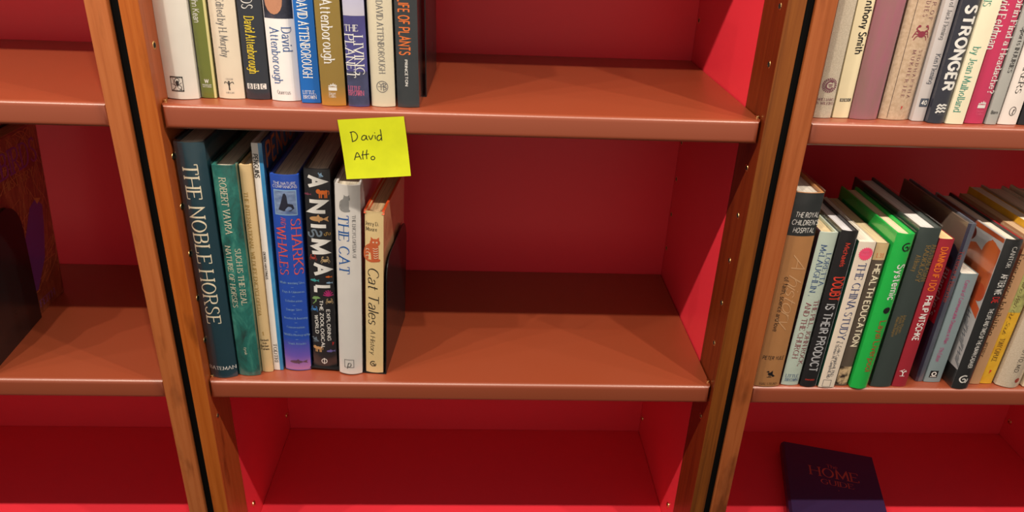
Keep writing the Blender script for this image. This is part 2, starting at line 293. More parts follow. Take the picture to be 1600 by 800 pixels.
HANDWRITING = [[(0.153, 0.218), (0.214, 0.209), (0.252, 0.247), (0.259, 0.302), (0.222, 0.355), (0.167, 0.376)], [(0.172, 0.219), (0.174, 0.304), (0.172, 0.38)],
 [(0.391, 0.291), (0.36, 0.277), (0.326, 0.306), (0.319, 0.348), (0.352, 0.356), (0.386, 0.321), (0.397, 0.291), (0.394, 0.34), (0.414, 0.359)],
 [(0.431, 0.286), (0.454, 0.355), (0.5, 0.278)], [(0.528, 0.285), (0.528, 0.353)], [(0.526, 0.239), (0.53, 0.251)],
 [(0.622, 0.296), (0.589, 0.288), (0.555, 0.323), (0.559, 0.373), (0.594, 0.368), (0.623, 0.327)], [(0.621, 0.191), (0.622, 0.296), (0.62, 0.382)],
 [(0.162, 0.685), (0.219, 0.561), (0.267, 0.68)], [(0.182, 0.638), (0.258, 0.63)], [(0.315, 0.537), (0.298, 0.602), (0.295, 0.681)],
 [(0.375, 0.522), (0.356, 0.6), (0.354, 0.679)], [(0.28, 0.607), (0.397, 0.596)],
 [(0.442, 0.636), (0.421, 0.659), (0.427, 0.69), (0.461, 0.692), (0.478, 0.663), (0.459, 0.637), (0.435, 0.642)]]

# ------------------------------------------------------------------ helpers
PI = math.pi
rng = random.Random(7)

def lin(c):
    return tuple((v / 12.92 if v <= 0.04045 else ((v + 0.055) / 1.055) ** 2.4) for v in (k / 255 for k in c))

INK = {'cream': (243, 232, 205), 'white': (244, 243, 240), 'black': (26, 25, 27), 'gold': (172, 138, 72), 'salmon': (236, 96, 84),
       'paleblue': (150, 190, 225), 'orange': (232, 118, 40), 'plum': (128, 62, 84), 'tan': (214, 166, 112), 'steel': (120, 136, 152),
       'brick': (178, 70, 56), 'sand': (205, 178, 132), 'teal': (70, 170, 172), 'magenta': (196, 48, 128), 'leaf': (138, 178, 112),
       'skyblue': (72, 140, 210), 'red': (208, 48, 44), 'lilac': (126, 116, 190), 'royalblue': (24, 96, 176), 'grey': (112, 112, 116),
       'rust': (212, 106, 62), 'yellow': (250, 222, 40), 'navyblack': (28, 34, 48), 'slateblue': (52, 90, 150), 'pink': (236, 110, 150),
       'maroon': (150, 38, 66), 'slate': (76, 84, 98), 'seagreen': (70, 148, 132), 'peach': (224, 178, 132), 'umber': (84, 60, 40),
       'coral': (236, 74, 54), 'silver': (206, 208, 214), 'hotpink': (238, 78, 118), 'navy': (44, 66, 120), 'midgrey': (150, 150, 150), 'palegold': (226, 200, 120)}
_mats = {}

def new_mat(name):
    m = bpy.data.materials.new(name)
    m.use_nodes = True
    nt = m.node_tree
    return m, nt, nt.nodes['Principled BSDF']

def flat(col, rough=0.5, coat=0.0, metal=0.0, spec=0.5):
    """plain coloured surface with a faint uneven grain"""
    key = ('f', tuple(col), rough, coat, metal, spec)
    if key in _mats:
        return _mats[key]
    m, nt, b = new_mat('print')
    n = nt.nodes.new('ShaderNodeTexNoise')
    n.inputs['Scale'].default_value = 60
    n.inputs['Detail'].default_value = 3
    tc = nt.nodes.new('ShaderNodeTexCoord')
    nt.links.new(tc.outputs['Object'], n.inputs['Vector'])
    r = nt.nodes.new('ShaderNodeMix'); r.data_type = 'RGBA'
    l = lin(col)
    r.inputs[6].default_value = (*[v * 0.93 for v in l], 1)
    r.inputs[7].default_value = (*[min(1, v * 1.05) for v in l], 1)
    nt.links.new(n.outputs['Fac'], r.inputs[0])
    nt.links.new(r.outputs[2], b.inputs['Base Color'])
    b.inputs['Roughness'].default_value = rough
    b.inputs['Metallic'].default_value = metal
    b.inputs['Coat Weight'].default_value = coat
    b.inputs['Coat Roughness'].default_value = 0.12
    b.inputs['Specular IOR Level'].default_value = spec
    _mats[key] = m
    return m

def ink(c):
    return flat(INK[c], 0.45)

def noise_mat(name, stops, scale=(1, 1, 1), nscale=20, detail=5, rough=0.5, coat=0.0, distort=0.0, nrough=0.55, bump=0.0):
    """colours picked from a ramp by stretched noise"""
    m, nt, b = new_mat(name)
    tc = nt.nodes.new('ShaderNodeTexCoord')
    mp = nt.nodes.new('ShaderNodeMapping')
    mp.inputs['Scale'].default_value = scale
    n = nt.nodes.new('ShaderNodeTexNoise')
    n.inputs['Scale'].default_value = nscale
    n.inputs['Detail'].default_value = detail
    n.inputs['Roughness'].default_value = nrough
    n.inputs['Distortion'].default_value = distort
    cr = nt.nodes.new('ShaderNodeValToRGB')
    e = cr.color_ramp.elements
    while len(e) < len(stops):
        e.new(0.5)
    for el, (p, c) in zip(e, stops):
        el.position = p
        el.color = (*lin(c), 1)
    nt.links.new(tc.outputs['Object'], mp.inputs['Vector'])
    nt.links.new(mp.outputs[0], n.inputs['Vector'])
    nt.links.new(n.outputs['Fac'], cr.inputs[0])
    nt.links.new(cr.outputs[0], b.inputs['Base Color'])
    b.inputs['Roughness'].default_value = rough
    b.inputs['Coat Weight'].default_value = coat
    b.inputs['Coat Roughness'].default_value = 0.12
    if bump:
        bp = nt.nodes.new('ShaderNodeBump')
        bp.inputs['Strength'].default_value = bump
        bp.inputs['Distance'].default_value = 0.001
        nt.links.new(n.outputs['Fac'], bp.inputs['Height'])
        nt.links.new(bp.outputs[0], b.inputs['Normal'])
    return m

def grad_mat(name, stops, axis, lo, hi, rough=0.45, noise=0.0, coat=0.0):
    """a printed colour gradient along one local axis of the piece"""
    m, nt, b = new_mat(name)
    tc = nt.nodes.new('ShaderNodeTexCoord')
    sp = nt.nodes.new('ShaderNodeSeparateXYZ')
    mr = nt.nodes.new('ShaderNodeMapRange')
    mr.inputs[1].default_value = lo
    mr.inputs[2].default_value = hi
    cr = nt.nodes.new('ShaderNodeValToRGB')
    e = cr.color_ramp.elements
    while len(e) < len(stops):
        e.new(0.5)
    for el, (p, c) in zip(e, stops):
        el.position = p
        el.color = (*lin(c), 1)
    nt.links.new(tc.outputs['Object'], sp.inputs[0])
    src = sp.outputs[axis]
    if noise:
        n = nt.nodes.new('ShaderNodeTexNoise')
        n.inputs['Scale'].default_value = 45
        nt.links.new(tc.outputs['Object'], n.inputs['Vector'])
        a = nt.nodes.new('ShaderNodeMath'); a.operation = 'MULTIPLY_ADD'
        a.inputs[1].default_value = noise
        nt.links.new(n.outputs['Fac'], a.inputs[0])
        nt.links.new(src, a.inputs[2])
        src = a.outputs[0]
    nt.links.new(src, mr.inputs[0])
    nt.links.new(mr.outputs[0], cr.inputs[0])
    nt.links.new(cr.outputs[0], b.inputs['Base Color'])
    b.inputs['Roughness'].default_value = rough
    b.inputs['Coat Weight'].default_value = coat
    return m

def paint(name, col, rough, spec, bump=0.03, coat=0.0):
    m, nt, b = new_mat(name)
    b.inputs['Base Color'].default_value = (*col, 1)
    b.inputs['Roughness'].default_value = rough
    b.inputs['Specular IOR Level'].default_value = spec
    b.inputs['Coat Weight'].default_value = coat
    b.inputs['Coat Roughness'].default_value = 0.36
    tc = nt.nodes.new('ShaderNodeTexCoord')
    n = nt.nodes.new('ShaderNodeTexNoise')
    n.inputs['Scale'].default_value = 900
    n.inputs['Detail'].default_value = 2
    n2 = nt.nodes.new('ShaderNodeTexNoise')
    n2.inputs['Scale'].default_value = 9
    n2.inputs['Detail'].default_value = 4
    mr = nt.nodes.new('ShaderNodeMapRange')
    mr.inputs[3].default_value = rough - 0.05
    mr.inputs[4].default_value = rough + 0.07
    bp = nt.nodes.new('ShaderNodeBump')
    bp.inputs['Strength'].default_value = bump
    bp.inputs['Distance'].default_value = 0.0006
    nt.links.new(tc.outputs['Object'], n.inputs['Vector'])
    nt.links.new(tc.outputs['Object'], n2.inputs['Vector'])
    nt.links.new(n2.outputs['Fac'], mr.inputs[0])
    nt.links.new(mr.outputs[0], b.inputs['Roughness'])
    nt.links.new(n.outputs['Fac'], bp.inputs['Height'])
    nt.links.new(bp.outputs[0], b.inputs['Normal'])
    return m

def wood_mat(name, c1, c2, c3, seed):
    """stained varnished softwood, grain running up the post, a few dark knots"""
    m, nt, b = new_mat(name)
    tc = nt.nodes.new('ShaderNodeTexCoord')
    mp = nt.nodes.new('ShaderNodeMapping')
    mp.inputs['Location'].default_value = (seed * 3.1, seed * 1.7, seed * 0.9)
    mp.inputs['Scale'].default_value = (95, 95, 3.2)
    n = nt.nodes.new('ShaderNodeTexNoise')
    n.inputs['Scale'].default_value = 1.6
    n.inputs['Detail'].default_value = 7
    n.inputs['Roughness'].default_value = 0.62
    n.inputs['Distortion'].default_value = 0.5
    cr = nt.nodes.new('ShaderNodeValToRGB')
    e = cr.color_ramp.elements
    e.new(0.5)
    for el, (p, c) in zip(e, ((0.25, c1), (0.5, c2), (0.8, c3))):
        el.position = p
        el.color = (*lin(c), 1)
    nt.links.new(tc.outputs['Object'], mp.inputs['Vector'])
    nt.links.new(mp.outputs[0], n.inputs['Vector'])
    nt.links.new(n.outputs['Fac'], cr.inputs[0])
    # dark smudges and knots
    mp2 = nt.nodes.new('ShaderNodeMapping')
    mp2.inputs['Location'].default_value = (seed * 1.3, seed, seed * 2.2)
    mp2.inputs['Scale'].default_value = (30, 30, 9)
    n2 = nt.nodes.new('ShaderNodeTexNoise')
    n2.inputs['Scale'].default_value = 1.0
    n2.inputs['Detail'].default_value = 4
    r2 = nt.nodes.new('ShaderNodeValToRGB')
    r2.color_ramp.elements[0].position = 0.27
    r2.color_ramp.elements[0].color = (0.30, 0.24, 0.2, 1)
    r2.color_ramp.elements[1].position = 0.42
    r2.color_ramp.elements[1].color = (1, 1, 1, 1)
    mx = nt.nodes.new('ShaderNodeMix'); mx.data_type = 'RGBA'; mx.blend_type = 'MULTIPLY'
    mx.inputs[0].default_value = 0.75
    nt.links.new(tc.outputs['Object'], mp2.inputs['Vector'])
    nt.links.new(mp2.outputs[0], n2.inputs['Vector'])
    nt.links.new(n2.outputs['Fac'], r2.inputs[0])
    nt.links.new(cr.outputs[0], mx.inputs[6])
    nt.links.new(r2.outputs[0], mx.inputs[7])
    nt.links.new(mx.outputs[2], b.inputs['Base Color'])
    b.inputs['Roughness'].default_value = 0.33
    bp = nt.nodes.new('ShaderNodeBump')
    bp.inputs['Strength'].default_value = 0.12
    bp.inputs['Distance'].default_value = 0.0006
    nt.links.new(n.outputs['Fac'], bp.inputs['Height'])
    nt.links.new(bp.outputs[0], b.inputs['Normal'])
    return m

def clear_plastic():
    m = bpy.data.materials.new('clear_plastic')
    m.use_nodes = True
    nt = m.node_tree
    nt.nodes.remove(nt.nodes['Principled BSDF'])
    out = nt.nodes['Material Output']
    t = nt.nodes.new('ShaderNodeBsdfTransparent')
    t.inputs[0].default_value = (0.985, 0.985, 0.985, 1)
    g = nt.nodes.new('ShaderNodeBsdfGlossy')
    g.inputs['Roughness'].default_value = 0.16
    g.inputs[0].default_value = (1, 1, 1, 1)
    lw = nt.nodes.new('ShaderNodeLayerWeight')
    pw = nt.nodes.new('ShaderNodeMath'); pw.operation = 'POWER'
    pw.inputs[1].default_value = 4.0
    fr = nt.nodes.new('ShaderNodeMath'); fr.operation = 'MULTIPLY_ADD'
    fr.inputs[1].default_value = 0.55
    fr.inputs[2].default_value = 0.035
    nt.links.new(lw.outputs['Facing'], pw.inputs[0])
    nt.links.new(pw.outputs[0], fr.inputs[0])
    tc = nt.nodes.new('ShaderNodeTexCoord')
    n = nt.nodes.new('ShaderNodeTexNoise')
    n.inputs['Scale'].default_value = 35
    n.inputs['Detail'].default_value = 3
    bp = nt.nodes.new('ShaderNodeBump')
    bp.inputs['Strength'].default_value = 0.25
    bp.inputs['Distance'].default_value = 0.002
    nt.links.new(tc.outputs['Object'], n.inputs['Vector'])
    nt.links.new(n.outputs['Fac'], bp.inputs['Height'])
    nt.links.new(bp.outputs[0], g.inputs['Normal'])
    mx = nt.nodes.new('ShaderNodeMixShader')
    nt.links.new(fr.outputs[0], mx.inputs[0])
    nt.links.new(t.outputs[0], mx.inputs[1])
    nt.links.new(g.outputs[0], mx.inputs[2])
    nt.links.new(mx.outputs[0], out.inputs[0])
    return m

def obj(name, verts, faces, mat, parent=None, smooth=False):
    me = bpy.data.meshes.new(name)
    me.from_pydata(verts, [], faces)
    me.update()
    if smooth:
        me.polygons.foreach_set('use_smooth', [True] * len(me.polygons))
    me.materials.append(mat)
    o = bpy.data.objects.new(name, me)
    COL.objects.link(o)
    o.parent = parent
    return o

def bm_obj(name, bm, mat, parent=None, smooth=False):
    me = bpy.data.meshes.new(name)
    bmesh.ops.recalc_face_normals(bm, faces=bm.faces)
    bm.to_mesh(me)
    bm.free()
    if smooth:
        me.polygons.foreach_set('use_smooth', [True] * len(me.polygons))
    me.materials.append(mat)
    o = bpy.data.objects.new(name, me)
    COL.objects.link(o)
    o.parent = parent
    return o

def box_bm(x0, x1, y0, y1, z0, z1, bevel=0.0, seg=2):
    bm = bmesh.new()
    bmesh.ops.create_cube(bm, size=1)
    for v in bm.verts:
        v.co = Vector(((x0 + x1) / 2 + v.co.x * (x1 - x0), (y0 + y1) / 2 + v.co.y * (y1 - y0), (z0 + z1) / 2 + v.co.z * (z1 - z0)))
    if bevel:
        bmesh.ops.bevel(bm, geom=bm.edges[:], offset=bevel, segments=seg, profile=0.5, affect='EDGES')
    return bm

def box(name, x0, x1, y0, y1, z0, z1, mat, parent=None, bevel=0.0, seg=2):
    return bm_obj(name, box_bm(x0, x1, y0, y1, z0, z1, bevel, seg), mat, parent)

def thing(name, label, cat, loc=(0, 0, 0), rot=(0, 0, 0), group=None):
    o = bpy.data.objects.new(name, None)
    COL.objects.link(o)
    o.location = loc
    o.rotation_euler = rot
    tag(o, label, cat, group)
    return o

def tag(o, label, cat, group=None):
    o['label'] = label
    o['category'] = cat
    if group:
        o['group'] = group

# ------------------------------------------------------------------ stroke lettering
GLYPHS = {
 'A': (7.6, 'l 0 0 3.8 10 7.6 0;l 1.4 3.6 6.2 3.6'),
 'B': (6, 'l 0 0 0 10;c 0 10 2.8 10 4.9 9.2 4.9 6.3 2.8 5.3 0 5.3;c 2.8 5.3 5.4 4.5 5.9 2.7 5.2 .6 2.8 0 0 0'),
 'C': (7.2, 'c 7 8.2 5.6 9.7 3.7 10 1.3 8.6 0 5 1.3 1.4 3.7 0 5.6 .3 7 1.8'),
 'D': (7, 'l 0 0 0 10;c 0 10 3 10 5.8 8.6 7 5 5.8 1.4 3 0 0 0'),
 'E': (5.4, 'l 0 0 0 10;l 0 10 5.2 10;l 0 5.2 4.2 5.2;l 0 0 5.4 0'),
 'F': (5.2, 'l 0 0 0 10;l 0 10 5.2 10;l 0 5.2 4.2 5.2'),
 'G': (7.4, 'c 7 8.2 5.6 9.7 3.7 10 1.3 8.6 0 5 1.3 1.4 3.7 0 5.8 .5 7 1.6;l 7 1.6 7 4.6;l 4.6 4.6 7.2 4.6'),
 'H': (7, 'l 0 0 0 10;l 7 0 7 10;l 0 5.2 7 5.2'),
 'I': (0.4, 'l .2 0 .2 10'),
 'J': (4, 'l 3.6 10 3.6 2;c 3.6 2 2.8 .3 1.4 0 0 1.2'),
 'K': (6.6, 'l 0 0 0 10;l 6.2 10 .2 4.4;l 2 6 6.6 0'),
 'L': (5.2, 'l 0 10 0 0;l 0 0 5.2 0'),
 'M': (8.6, 'l 0 0 .5 10 4.3 1.5 8.1 10 8.6 0'),
 'N': (7, 'l 0 0 0 10 7 0 7 10'),
 'O': (7.8, 'c 3.9 10 1.3 8.6 0 5 1.3 1.4 3.9 0 6.5 1.4 7.8 5 6.5 8.6 3.9 10'),
 'P': (5.8, 'l 0 0 0 10;c 0 10 3 10 5.4 9 5.4 5.8 3 4.7 0 4.7'),
 'Q': (7.8, 'c 3.9 10 1.3 8.6 0 5 1.3 1.4 3.9 0 6.5 1.4 7.8 5 6.5 8.6 3.9 10;l 4.6 2.4 7.6 -1.4'),
 'R': (6.4, 'l 0 0 0 10;c 0 10 3 10 5.3 9 5.3 6 3 5 0 5;l 2.6 5 6.4 0'),
 'S': (5.6, 'c 5.1 8.6 4.2 9.7 2.7 10 .8 9.3 .4 7.4 1.6 5.9 4 4.6 5.3 3.1 5 1 3 0 1 .5 .1 1.8'),
 'T': (6.6, 'l 3.3 0 3.3 10;l 0 10 6.6 10'),
 'U': (6.8, 'l 0 10 0 3.4;c 0 3.4 .9 .8 3.4 0 5.9 .8 6.8 3.4;l 6.8 3.4 6.8 10'),
 'V': (7.2, 'l 0 10 3.6 0 7.2 10'),
 'W': (10, 'l 0 10 2.5 0 5 9 7.5 0 10 10'),
 'X': (6.8, 'l 0 10 6.8 0;l 0 0 6.8 10'),
 'Y': (6.8, 'l 0 10 3.4 4.8 6.8 10;l 3.4 4.8 3.4 0'),
 'Z': (6.2, 'l 0 10 6.2 10 0 0 6.2 0'),
 'a': (4.8, 'c .5 5.4 2 6.6 3.8 6.2 4.3 4.6;l 4.3 4.6 4.3 0;c 4.3 3.9 2 3.6 .1 2.4 .3 .5 2 0 4.3 1.4'),
 'b': (5, 'l 0 10 0 0;c 0 4.8 1.6 6.5 3.8 6.1 5 3.3 3.8 .4 1.6 0 0 1.5'),
 'c': (4.4, 'c 4.3 5.4 2.6 6.6 .8 5.6 0 3.3 .8 1 2.6 0 4.4 1.2'),
 'd': (5, 'l 5 10 5 0;c 5 4.8 3.4 6.5 1.2 6.1 0 3.3 1.2 .4 3.4 0 5 1.5'),
 'e': (4.8, 'c .1 3.5 2.4 3.5 4.7 3.5 4.2 5.7 2.4 6.6 .7 5.6 0 3.3 .8 .9 2.6 0 4.6 1.2'),
 'f': (3.4, 'c 3.6 9.5 2.2 10 1.3 8.8 1.3 6.5;l 1.3 6.5 1.3 0;l 0 6.4 3 6.4'),
 'g': (5, 'l 5 6.5 5 -.6;c 5 -.6 4.2 -2.6 2.4 -3 .4 -2.2;c 5 4.8 3.4 6.5 1.2 6.1 0 3.5 1.2 .8 3.4 .5 5 1.9'),
 'h': (4.8, 'l 0 10 0 0;c 0 4.6 1.6 6.4 3.6 6.3 4.7 4.6;l 4.7 4.6 4.7 0'),
 'i': (.6, 'l .3 6.5 .3 0;d .3 9'),
 'j': (1.6, 'l 1.3 6.5 1.3 -1;c 1.3 -1 .8 -2.6 -.6 -2.8;d 1.3 9'),
 'k': (4.8, 'l 0 10 0 0;l 4.4 6.5 .2 2.8;l 1.6 4 4.8 0'),
 'l': (.5, 'l .25 10 .25 0'),
 'm': (8, 'l 0 6.5 0 0;c 0 4.6 1.3 6.4 3 6.3 4 4.6;l 4 4.6 4 0;c 4 4.6 5.3 6.4 7 6.3 8 4.6;l 8 4.6 8 0'),
 'n': (4.8, 'l 0 6.5 0 0;c 0 4.6 1.6 6.4 3.6 6.3 4.7 4.6;l 4.7 4.6 4.7 0'),
 'o': (5.2, 'c 2.6 6.6 .8 5.6 0 3.3 .8 1 2.6 0 4.4 1 5.2 3.3 4.4 5.6 2.6 6.6'),
 'p': (5, 'l 0 6.5 0 -3;c 0 4.8 1.6 6.5 3.8 6.1 5 3.3 3.8 .4 1.6 0 0 1.5'),
 'q': (5, 'l 5 6.5 5 -3;c 5 4.8 3.4 6.5 1.2 6.1 0 3.3 1.2 .4 3.4 0 5 1.5'),
 'r': (3.2, 'l 0 6.5 0 0;c 0 4.4 1.2 6.2 3.2 6.3'),
 's': (4, 'c 3.7 5.6 2 6.6 .4 5.6 .6 4 2.2 3.3 3.8 2.3 3.4 .4 1.8 0 .1 1'),
 't': (3, 'l 1.2 9 1.2 1.8;c 1.2 1.8 1.7 .1 3 .5;l 0 6.4 3 6.4'),
 'u': (4.8, 'l 0 6.5 0 2;c 0 2 .9 .1 2.6 .1 4.7 1.8;l 4.7 6.5 4.7 0'),
 'v': (4.8, 'l 0 6.5 2.4 0 4.8 6.5'),
 'w': (7, 'l 0 6.5 1.8 0 3.5 6 5.2 0 7 6.5'),
 'x': (4.6, 'l 0 6.5 4.6 0;l 0 0 4.6 6.5'),
 'y': (4.8, 'l 0 6.5 2.5 .2;l 4.8 6.5 1.5 -3'),
 'z': (4.2, 'l 0 6.4 4.2 6.4 0 .1 4.2 .1'),
 '0': (5.6, 'c 2.8 10 .6 8.4 0 5 .6 1.6 2.8 0 5 1.6 5.6 5 5 8.4 2.8 10'),
 '1': (2.4, 'l .4 8.2 2 10 2 0'),
 '3': (5, 'c .2 8.4 2.2 10 4.4 9 4.3 6.3 2 5.3;c 2 5.3 4.8 4.6 5 1.8 2.6 0 0 1.4'),
 '4': (5.6, 'l 4.2 0 4.2 10 0 3 5.6 3'),
 '5': (5, 'l 4.6 10 .8 10 .4 5.6;c .4 5.6 2.6 6.4 4.8 5 4.8 1.6 2.4 0 0 1.2'),
 '7': (5, 'l 0 10 5 10 1.6 0'),
 '?': (4.6, 'c .2 8.2 1.6 10 4 9.4 4.4 7 2.4 5 2.3 3;d 2.3 .3'),
 '.': (1, 'd .5 .4'), ',': (1.2, 'l .8 .8 .3 -1.6'), "'": (.8, 'l .4 10 .3 7.4'), '-': (4, 'l 0 4 4 4'),
 '&': (7, 'c 7 0 4 3.6 1.4 7.6 2 9.8 4 9.2 3.6 6.6 .6 4 .6 .8 3 0 5.4 1.4 6.6 4.4'),
}
STYLE = {  # thick, thin, serif length, slant, letter gap, rounding of ends
 'serif': (1.38, 0.56, 1.15, 0, 1.9), 'tracked': (1.2, 0.6, 1.0, 0, 7.5), 'serifb': (1.7, 0.8, 1.2, 0, 2.0), 'italic': (1.05, 0.5, 0.0, 0.2, 1.7),
 'sans': (1.0, 1.0, 0, 0, 1.9), 'sansb': (1.75, 1.6, 0, 0, 2.5), 'heavy': (2.5, 2.3, 0, 0, 2.9), 'sansi': (1.35, 1.25, 0, 0.18, 2.6), 'script': (0.7, 0.4, 0, 0.45, 0.9),
}

def catmull(p, k=4):
    out = [p[0]]
    q = [(2 * p[0][0] - p[1][0], 2 * p[0][1] - p[1][1])] + p + [(2 * p[-1][0] - p[-2][0], 2 * p[-1][1] - p[-2][1])]
    if p[0] == p[-1]:
        q[0], q[-1] = p[-2], p[1]
    for i in range(1, len(q) - 2):
        a, b, c, d = q[i - 1:i + 3]
        for j in range(1, k + 1):
            t = j / k
            out.append(tuple(0.5 * (2 * b[m] + (c[m] - a[m]) * t + (2 * a[m] - 5 * b[m] + 4 * c[m] - d[m]) * t * t + (3 * b[m] - a[m] - 3 * c[m] + d[m]) * t ** 3) for m in (0, 1)))
    return out

def dense(p, step):
    out = [p[0]]
    for a, b in zip(p, p[1:]):
        n = max(1, int(math.hypot(b[0] - a[0], b[1] - a[1]) / step + 0.999))
        out += [(a[0] + (b[0] - a[0]) * j / n, a[1] + (b[1] - a[1]) * j / n) for j in range(1, n + 1)]
    return out

def ribbon(p, wfun, V, F, closed=False):
    """flat strip of width wfun(direction) along the polyline p"""
    n = len(p)
    base = len(V)
    for i in range(n):
        if closed:
            a, b, c = p[i - 1 if i else n - 2], p[i], p[i + 1 if i < n - 1 else 1]
        else:
            a, b, c = p[max(i - 1, 0)], p[i], p[min(i + 1, n - 1)]
        d1 = (b[0] - a[0], b[1] - a[1]); d2 = (c[0] - b[0], c[1] - b[1])
        l1 = math.hypot(*d1); l2 = math.hypot(*d2)
        if l1 < 1e-9: d1, l1 = d2, l2
        if l2 < 1e-9: d2, l2 = d1, l1
        l1 = l1 or 1; l2 = l2 or 1
        n1 = (-d1[1] / l1, d1[0] / l1); n2 = (-d2[1] / l2, d2[0] / l2)
        m = (n1[0] + n2[0], n1[1] + n2[1]); ml = math.hypot(*m)
        m = n2 if ml < 1e-6 else (m[0] / ml, m[1] / ml)
        cs = max(0.42, m[0] * n2[0] + m[1] * n2[1])
        w = (wfun(d1[0] / l1, d1[1] / l1) + wfun(d2[0] / l2, d2[1] / l2)) / 4 / cs
        V.append((b[0] + m[0] * w, b[1] + m[1] * w))
        V.append((b[0] - m[0] * w, b[1] - m[1] * w))
    for i in range(n - 1):
        k = base + 2 * i
        F.append((k, k + 1, k + 3, k + 2))

def strokes_of(ch):
    w, s = GLYPHS[ch]
    out = []
    for part in s.split(';'):
        t = part.split()
        v = [float(x) for x in t[1:]]
        out.append((t[0], list(zip(v[::2], v[1::2]))))
    return w, out

def text_2d(s, style, sx_for_step=1.0):
    """flat lettering in units of a tenth of the cap height; returns verts, faces, length"""
    thick, thin, ser, slant, gap = STYLE[style]
    nib = math.radians(18)
    if ser or style in ('italic', 'script'):
        wf = lambda dx, dy: max(thin, thick * abs(math.sin(math.atan2(dy, dx) + nib)) )
        wf = lambda dx, dy: max(thin, thick * abs(dy * math.cos(nib) + dx * math.sin(nib)))
    else:
        wf = lambda dx, dy: thin + (thick - thin) * abs(dy)
    V, F = [], []
    x = thick / 2
    for ch in s:
        if ch == ' ':
            x += 3.6
            continue
        if ch not in GLYPHS:
            ch = '.'
        w, st = strokes_of(ch)
        v0 = len(V)
        lower = ch.islower()
        for kind, p in st:
            if kind == 'd':
                r = thick * 0.62
                k = len(V)
                V += [(p[0][0] + r * math.cos(a * PI / 4), p[0][1] + r * math.sin(a * PI / 4)) for a in range(8)]
                F.append(tuple(range(k, k + 8)))
                continue
            q = catmull(p) if kind == 'c' else dense(p, 1.7)
            ribbon(q, wf, V, F, closed=(p[0] == p[-1]))
            if ser and kind == 'l':
                for e, b in ((p[0], p[1]), (p[-1], p[-2])):
                    dx, dy = abs(e[0] - b[0]), abs(e[1] - b[1])
                    if dy > dx * 0.9 and (e[1] in (0, 10, 6.5, -3)):
                        if lower and e[1] in (10, 6.5) :
                            ribbon([(e[0] - ser * 1.1, e[1] - .25), (e[0], e[1])], lambda a, b_: thin * 1.2, V, F)
                        else:
                            ribbon([(e[0] - ser - .25, e[1]), (e[0], e[1]), (e[0] + ser + .25, e[1])], lambda a, b_: thin * 1.15, V, F)
                    elif dx > dy and e[1] in (0, 10) and ch in 'EFLTZ' and e[0] not in (0, .2):
                        s_ = -1 if e[1] == 10 else 1
                        ribbon([(e[0], e[1]), (e[0], e[1] + s_ * 2)], lambda a, b_: thin * 1.2, V, F)
                    elif dx > dy and ch == 'T' and e[0] == 0:
                        ribbon([(e[0], e[1]), (e[0], e[1] - 2)], lambda a, b_: thin * 1.2, V, F)
        for i in range(v0, len(V)):
            V[i] = (V[i][0] + x + slant * V[i][1], V[i][1])
        x += w + gap + (ser * 0.55 if ser else 0)
    return V, F, x - gap + thick / 2

# ------------------------------------------------------------------ small printed marks (unit size, centred)
def circ(r, n=20, cx=0, cy=0, ry=None):
    ry = r if ry is None else ry
    return [(cx + r * math.cos(2 * PI * i / n), cy + ry * math.sin(2 * PI * i / n)) for i in range(n + 1)]

